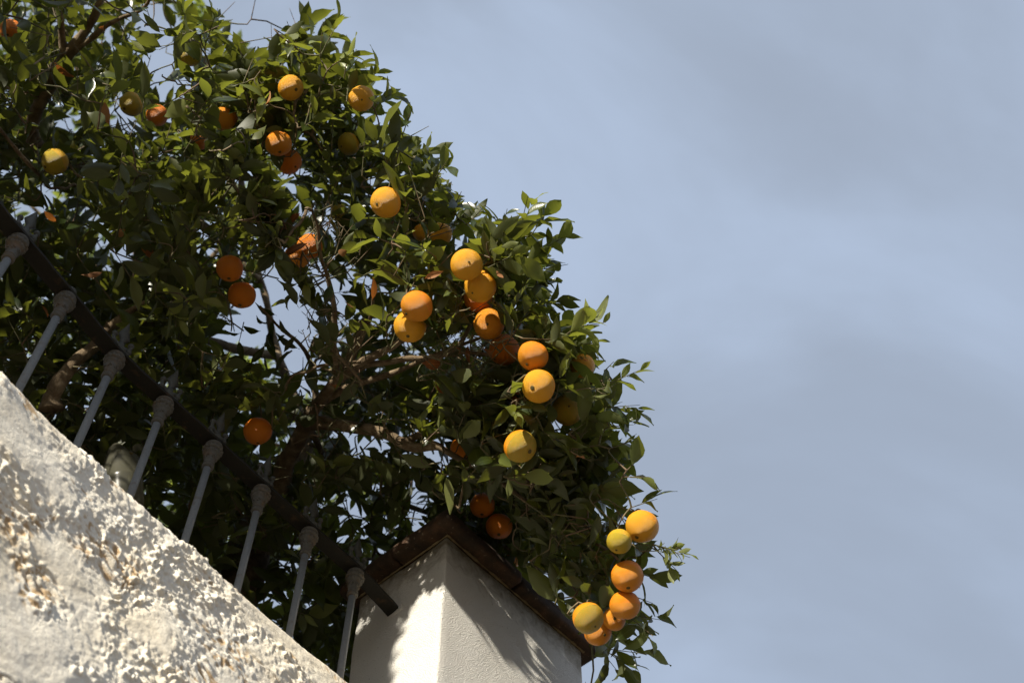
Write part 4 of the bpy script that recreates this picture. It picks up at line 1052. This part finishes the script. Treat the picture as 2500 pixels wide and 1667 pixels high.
big = pick_largest(LP, LX, LN, LL, LVr, 300)
isb = np.zeros(len(LP), bool); isb[big] = True
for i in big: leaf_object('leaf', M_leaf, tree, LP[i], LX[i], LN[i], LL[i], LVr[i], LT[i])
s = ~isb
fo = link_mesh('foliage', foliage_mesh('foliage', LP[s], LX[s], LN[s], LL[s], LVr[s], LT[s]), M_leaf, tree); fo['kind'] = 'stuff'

# withered leaves caught among the twigs
DRY = [((170, 178), 4.3, .07), ((215, 215), 4.4, .09), ((655, 527), 3.82, .035), ((690, 490), 3.8, .045), ((705, 560), 3.8, .06), ((855, 690), 3.7, .055), ((775, 745), 3.85, .04), ((800, 575), 3.75, .05), ((1140, 620), 3.6, .03),
       ((755, 880), 3.95, .055), ((1015, 835), 3.7, .065), ((1020, 905), 3.68, .05), ((1075, 790), 3.72, .05), ((1060, 800), 3.72, .06), ((1110, 800), 3.7, .045), ((1340, 1045), 3.58, .05), ((975, 640), 3.56, .05), ((240, 625), 4.05, .055),
       ((445, 665), 4.0, .04), ((270, 525), 4.15, .06), ((350, 600), 4.1, .06), ((130, 510), 4.1, .045), ((240, 70), 4.45, .05), ((1180, 905), 3.7, .035), ((330, 560), 4.2, .05), ((95, 700), 4.05, .05), ((1330, 820), 3.6, .03), ((620, 210), 3.9, .04), ((790, 690), 3.85, .03)]
rgd = np.random.default_rng(5)
for (p_, d, ll_) in DRY:
    xd = rgd.normal(0, 1, 3) + np.array([0, 0, -0.8]); xd /= np.linalg.norm(xd); nd = rgd.normal(0, 1, 3); nd -= (nd @ xd) * xd; nd /= np.linalg.norm(nd)
    o = leaf_object('withered_leaf', M_dry, tree, q(*p_, d), xd, nd, ll_ * 1.15, int(rgd.integers(0, 10)), rgd.uniform(0, 1)); o['label'] = 'curled brown withered leaf'

# ---------------------------------------------------------------- twigs
tw = MB()
rgt = np.random.default_rng(77)
vis_o = np.array([not any(w in o[5] for w in ('half', 'peeping', 'glimpsed', 'mostly', 'partly', 'covered', 'behind', 'crossed by a twig')) for o in OR])
def clash(P):
    Pd = np.vstack([P] + [P[:-1] * (1 - f) + P[1:] * f for f in (.25, .5, .75)]); px = proj(Pd); dd = np.linalg.norm(Pd - CAM, axis=1)
    for i in range(len(OR)):
        if (np.linalg.norm(Pd - O_pos[i], axis=1) < O_rad[i] * 1.04).any(): return True
        if vis_o[i] and ((np.linalg.norm(px - opx[i], axis=1) < orad[i] * 1.0) & (dd < od[i])).any(): return True
    if inside(np.array(gaps[0]), px[:, 0], px[:, 1]).sum() > 2 and dd.min() < 5 and rgt.random() < 0.8: return True
    return bool((inside(HOLD, px[:, 0], px[:, 1]) & (dd < 4.25)).any() or blocked(Pd).any())
def grow(target, d_end, r0, r1, seg=4, npts=5):
    global nodes
    dd = np.linalg.norm(nodes - target, axis=1); j = int(np.argmin(dd)); A = nodes[j]; L_ = dd[j]
    if L_ < 0.01: return None
    h = target - A; c1 = A + h * 0.35 + rgt.normal(0, 1, 3) * L_ * 0.10 + np.array([0, 0, 0.08 * L_]); c2 = target - d_end * L_ * 0.30
    ts = np.linspace(0, 1, npts); P = np.array([(1 - t) ** 3 * A + 3 * (1 - t) ** 2 * t * c1 + 3 * (1 - t) * t * t * c2 + t ** 3 * target for t in ts])
    P[1:-1] += rgt.normal(0, 1, (npts - 2, 3)) * L_ * 0.02
    if clash(P): return None
    nodes = np.vstack([nodes, P[1:]])
    return P, np.linspace(r0, r1, npts), L_
# secondary boughs, each its own part
rg_s = np.random.default_rng(8)
sidx = rg_s.permutation(len(shoots))[:80]
sidx = sorted(sidx, key=lambda k: np.min(np.linalg.norm(nodes - shoots[k][0], axis=1)))
for k in sidx:
    r = grow(shoots[k][0], shoots[k][1], 0.0055, 0.0028, npts=8)
    if r is None: continue
    Ps, Rs = smooth_path(r[0], r[1], 3)
    m = MB(); m.add(*tube(Ps, Rs, 6, 0.25, k)); m.build('bough', M_bark, tree)
rest = [k for k in range(len(shoots)) if k not in set(sidx)]
rest.sort(key=lambda k: np.min(np.linalg.norm(nodes[:600] - shoots[k][0], axis=1)))
tV, tF = [], []; nofs = 0
def tube_fast(P, r_, seg=4):
    global nofs
    V, F = tube(P, r_, seg); V = np.array(V)[:len(P) * seg]; F = [f for f in F if len(f) == 4]
    tV.append(V); tF.append(np.array(F) + nofs); nofs += len(V)
for k in rest:
    b_, d_, ln = shoots[k]
    r = grow(b_, d_, 0.0024 + 0.0006 * rgt.random(), 0.0016)
    if r is not None and r[2] < 0.9: tube_fast(r[0], r[1])
for k in range(len(shoots)):
    b_, d_, ln = shoots[k]
    if clash(np.array([b_, b_ + d_ * ln])): continue
    pts = np.array([b_, b_ + d_ * ln * 0.5, b_ + d_ * ln]); tube_fast(pts, np.array([0.0016, 0.0012, 0.0007]))
# bare dead twigs in front of the gap, sitting on the upright dead stem and the tangle over the pillar
rgb_ = np.random.default_rng(4)
def dead(base, tipq, d, n, r0=0.0022):
    A = q(*base, d); B = q(*tipq, d + rgb_.uniform(-.03, .03)); P = np.array([A, A * .5 + B * .5 + rgb_.normal(0, .012, 3), B]); tube_fast(P, np.array([r0, r0 * .8, r0 * .4]), 5)
    for _ in range(n):
        t = rgb_.uniform(.25, 1); S0 = A + (B - A) * t; L_ = np.linalg.norm(B - A) * rgb_.uniform(.18, .45); dv = (B - A) / np.linalg.norm(B - A) + rgb_.normal(0, .75, 3); dv /= np.linalg.norm(dv)
        tube_fast(np.array([S0, S0 + dv * L_ * .5 + rgb_.normal(0, .004, 3), S0 + dv * L_]), np.array([r0 * .55, r0 * .45, r0 * .25]), 4)
for a, b_, d, n_ in [((735, 600), (715, 470), 3.88, 7), ((732, 560), (765, 462), 3.87, 5), ((735, 620), (655, 525), 3.86, 3), ((738, 620), (790, 520), 3.86, 6), ((690, 790), (705, 720), 4.0, 5), ((725, 810), (695, 760), 4.0, 4),
                     ((755, 640), (860, 560), 3.85, 4), ((560, 760), (500, 720), 4.0, 3), ((800, 830), (820, 740), 3.9, 7), ((830, 800), (860, 745), 3.9, 6), ((940, 780), (1090, 720), 3.7, 5),
                     ((990, 830), (1120, 790), 3.7, 9), ((1000, 840), (1090, 870), 3.72, 9), ((1060, 850), (1040, 960), 3.72, 8), ((1080, 800), (1120, 740), 3.72, 8), ((1050, 860), (1150, 840), 3.7, 9), ((1070, 880), (1130, 960), 3.75, 8),
                     ((1270, 1010), (1350, 990), 3.6, 7), ((1270, 1010), (1360, 1060), 3.62, 5), ((1300, 900), (1400, 895), 3.58, 6), ((1020, 820), (1080, 770), 3.68, 10), ((380, 500), (330, 360), 3.95, 8), ((560, 390), (540, 330), 4.2, 7),
                     ((240, 560), (300, 480), 4.2, 7), ((640, 640), (480, 600), 4.05, 6), ((470, 560), (380, 640), 4.1, 6), ((880, 1010), (740, 940), 4.0, 3), ((1270, 1180), (1390, 1240), 3.65, 8), ((1300, 1230), (1430, 1210), 3.65, 6), ((1350, 1250), (1400, 1330), 3.66, 8),
                     ((1160, 1120), (1320, 1250), 3.7, 6), ((1500, 1250), (1560, 1260), 3.58, 4), ((1440, 1240), (1520, 1265), 3.6, 3), ((640, 1150), (400, 1230), 4.35, 3)]:
    dead(a, b_, d, n_)
# stalks that carry the fruit
for i in range(len(OR)):
    topp = O_pos[i] + np.array([0, 0, O_rad[i] * 0.93]); j = int(np.argmin(np.linalg.norm(nodes - (topp + [0, 0, .04]), axis=1))); A = nodes[j]
    if np.linalg.norm(A - topp) > 0.5: A = topp + np.array([-.02, .03, .12])
    P = np.array([topp, topp + [0, 0, .025], (topp + A) / 2 + [0, 0, .02], A]); P, Rr = smooth_path(P, np.array([.0022, .0019, .0019, .0022]), 3); tube_fast(P, Rr, 5)
tme = mesh_np('twigs', np.vstack(tV), np.vstack(tF)); two = link_mesh('twigs', tme, M_twig, tree); two['kind'] = 'stuff'

# ---------------------------------------------------------------- second tree, farther back, with sunlight put into its leaf colours
C2 = q(300, 650, 7.4)
root2 = np.array([q(330, 1250, 7.2)[0], q(330, 1250, 7.2)[1], 3.70])
tree2 = empty('orange_tree', root2)
tag(tree2, 'farther orange tree whose bright yellow-green leaves glint through gaps behind the fruiting one', 'tree')
m = MB(); P, r_ = smooth_path(np.array([root2, root2 + [0.03, 0, .9], q(310, 950, 7.3), q(320, 650, 7.3), q(300, 350, 7.4)]), [.09, .07, .05, .03, .012], 8); m.add(*tube(P, r_, 12, .2, 3)); m.build('trunk', M_bark, tree2)
nodes2 = list(P)
for a in [[(310, 950), (480, 880), (590, 840)], [(318, 700), (160, 560), (20, 420)], [(315, 760), (480, 600), (600, 420)], [(305, 420), (430, 250), (520, 120)], [(305, 400), (200, 200), (120, 60)], [(312, 900), (150, 850), (40, 780)], [(315, 900), (560, 1000), (760, 1050)]]:
    P, r_ = smooth_path(np.array([q(*p, 7.3 + 0.1 * k) for k, p in enumerate(a)]), [.022, .014, .006], 7); m = MB(); m.add(*tube(P, r_, 7, .2, 5)); m.build('branch', M_bark, tree2); nodes2 += list(P)
poly2 = [(-100, -100), (300, -100), (500, 40), (560, 200), (640, 330), (660, 520), (560, 600), (480, 700), (480, 790), (560, 800), (640, 850), (700, 920), (800, 1000), (840, 1120), (740, 1260), (300, 1300), (-100, 1200)]
sh, rg4 = fill(430, poly2, gaps[:10] + gaps[11:13], lambda a, b: 6.7 + 0 * a, lambda a, b: 1.2 + 0 * a, ll=(0.075, 0.11), clump=-0.08, seed=41, centre=C2)
l2 = []
for b_, d_, ln, n_, ll_ in sh: l2 += shoot(b_, d_, ln * 1.3, n_, ll_, rg=rg4)
for (a, b_) in [((560, 880), (560, 800)), ((540, 870), (500, 810)), ((580, 880), (620, 830)), ((550, 900), (590, 850))]:
    A = q(*a, 6.5); B = q(*b_, 6.5); l2 += shoot(A, B - A, np.linalg.norm(B - A), 9, .12, tint=.9, rg=rg4)
A2 = [np.array([l[k] for l in l2]) for k in range(6)]
m2 = proj(A2[0] + A2[1] * A2[3][:, None] * .5); k2 = ~(inside(np.array(gaps[1]), m2[:, 0], m2[:, 1]) | (inside(np.array(gaps[0]), m2[:, 0], m2[:, 1]) & (m2[:, 1] < 800)))
A2 = [a[k2] for a in A2]
big2 = pick_largest(A2[0], A2[1], A2[2], A2[3], A2[4].astype(int), 60); isb2 = np.zeros(len(A2[0]), bool); isb2[big2] = True
for i in big2: leaf_object('leaf', M_leaf_far, tree2, A2[0][i], A2[1][i], A2[2][i], A2[3][i], int(A2[4][i]), A2[5][i])
s = ~isb2
fo = link_mesh('foliage', foliage_mesh('foliage', A2[0][s], A2[1][s], A2[2][s], A2[3][s], A2[4][s].astype(int), A2[5][s]), M_leaf_far, tree2); fo['kind'] = 'stuff'

# ---------------------------------------------------------------- cut plastic bottle hanging behind the railing
bc = at_d(300, 1158, 3.92)
bot = empty('plastic_bottle', bc - np.array([0, 0, .1]))
tag(bot, 'milky translucent cut plastic bottle hanging behind the railing just above the wall', 'bottle')
prof_b = [(0.004, -0.125, 0), (0.030, -0.128, 0), (0.046, -0.118, 0), (0.050, -0.10, 0), (0.049, -0.04, 0), (0.051, -0.035, 0), (0.049, -0.03, 0), (0.050, 0.02, 0), (0.048, 0.04, 0), (0.042, 0.06, 0), (0.034, 0.075, 0), (0.027, 0.085, 0)]
V, F = lathe(prof_b, 28); F = F[:-1]                # open, cut mouth
V = np.array(V); V[:, 2] += 0.012 * np.sin(np.arctan2(V[:, 1], V[:, 0]) * 2) * (V[:, 2] > 0.05)
Rb = np.array(Matrix.Rotation(math.radians(-14), 3, 'Y') @ Matrix.Rotation(math.radians(10), 3, 'X'))
m = MB(); m.add(V @ Rb.T + bc, F); m.build('bottle_body', M_bottle, bot)
# bent flap of the cut mouth
fl = []
for t in np.linspace(0, 1, 6):
    for s_ in (-1, 0, 1): fl.append((0.03 + 0.03 * t, s_ * (0.016 - 0.008 * t), 0.082 + 0.035 * t - 0.04 * t * t + 0.003 * abs(s_)))
ff = [(3 * k + j, 3 * k + 3 + j, 3 * k + 4 + j, 3 * k + 1 + j) for k in range(5) for j in range(2)]
m = MB(); m.add(np.array(fl) @ Rb.T + bc, ff); m.build('cut_flap', M_bottle, bot)
# dark disc for the shade inside a punched opening, facing the viewer
toc = (CAM - bc); toc[2] = 0; toc /= np.linalg.norm(toc); hp = bc + toc * 0.0505 + np.array([0, 0, 0.030])
a1 = np.cross(toc, [0, 0, 1]); V = [hp + a1 * 0.0055 * math.cos(t) + np.array([0, 0, 0.0040]) * math.sin(t) + toc * 0.0008 for t in np.linspace(0, 2 * math.pi, 12, endpoint=False)]
V2 = [v - toc * 0.0022 for v in V]
m = MB(); m.add(V + V2, [tuple(range(12)), tuple(range(23, 11, -1))] + [(k, (k + 1) % 12, 12 + (k + 1) % 12, 12 + k) for k in range(12)]); m.build('dark_hole_disc', M_navel, bot)
wv = [bc + Rb @ np.array([0, 0, .085]), bc + np.array([0.0, 0.01, .13]), bc + np.array([0.02, 0.03, .22])]
m = MB(); P, r_ = smooth_path(np.array(wv), [.0012] * 3, 4); m.add(*tube(P, r_, 5)); m.build('hanging_wire', M_rail, bot)

print('leaves', len(LP), 'shoots', len(shoots), 'wall verts', len(WV))
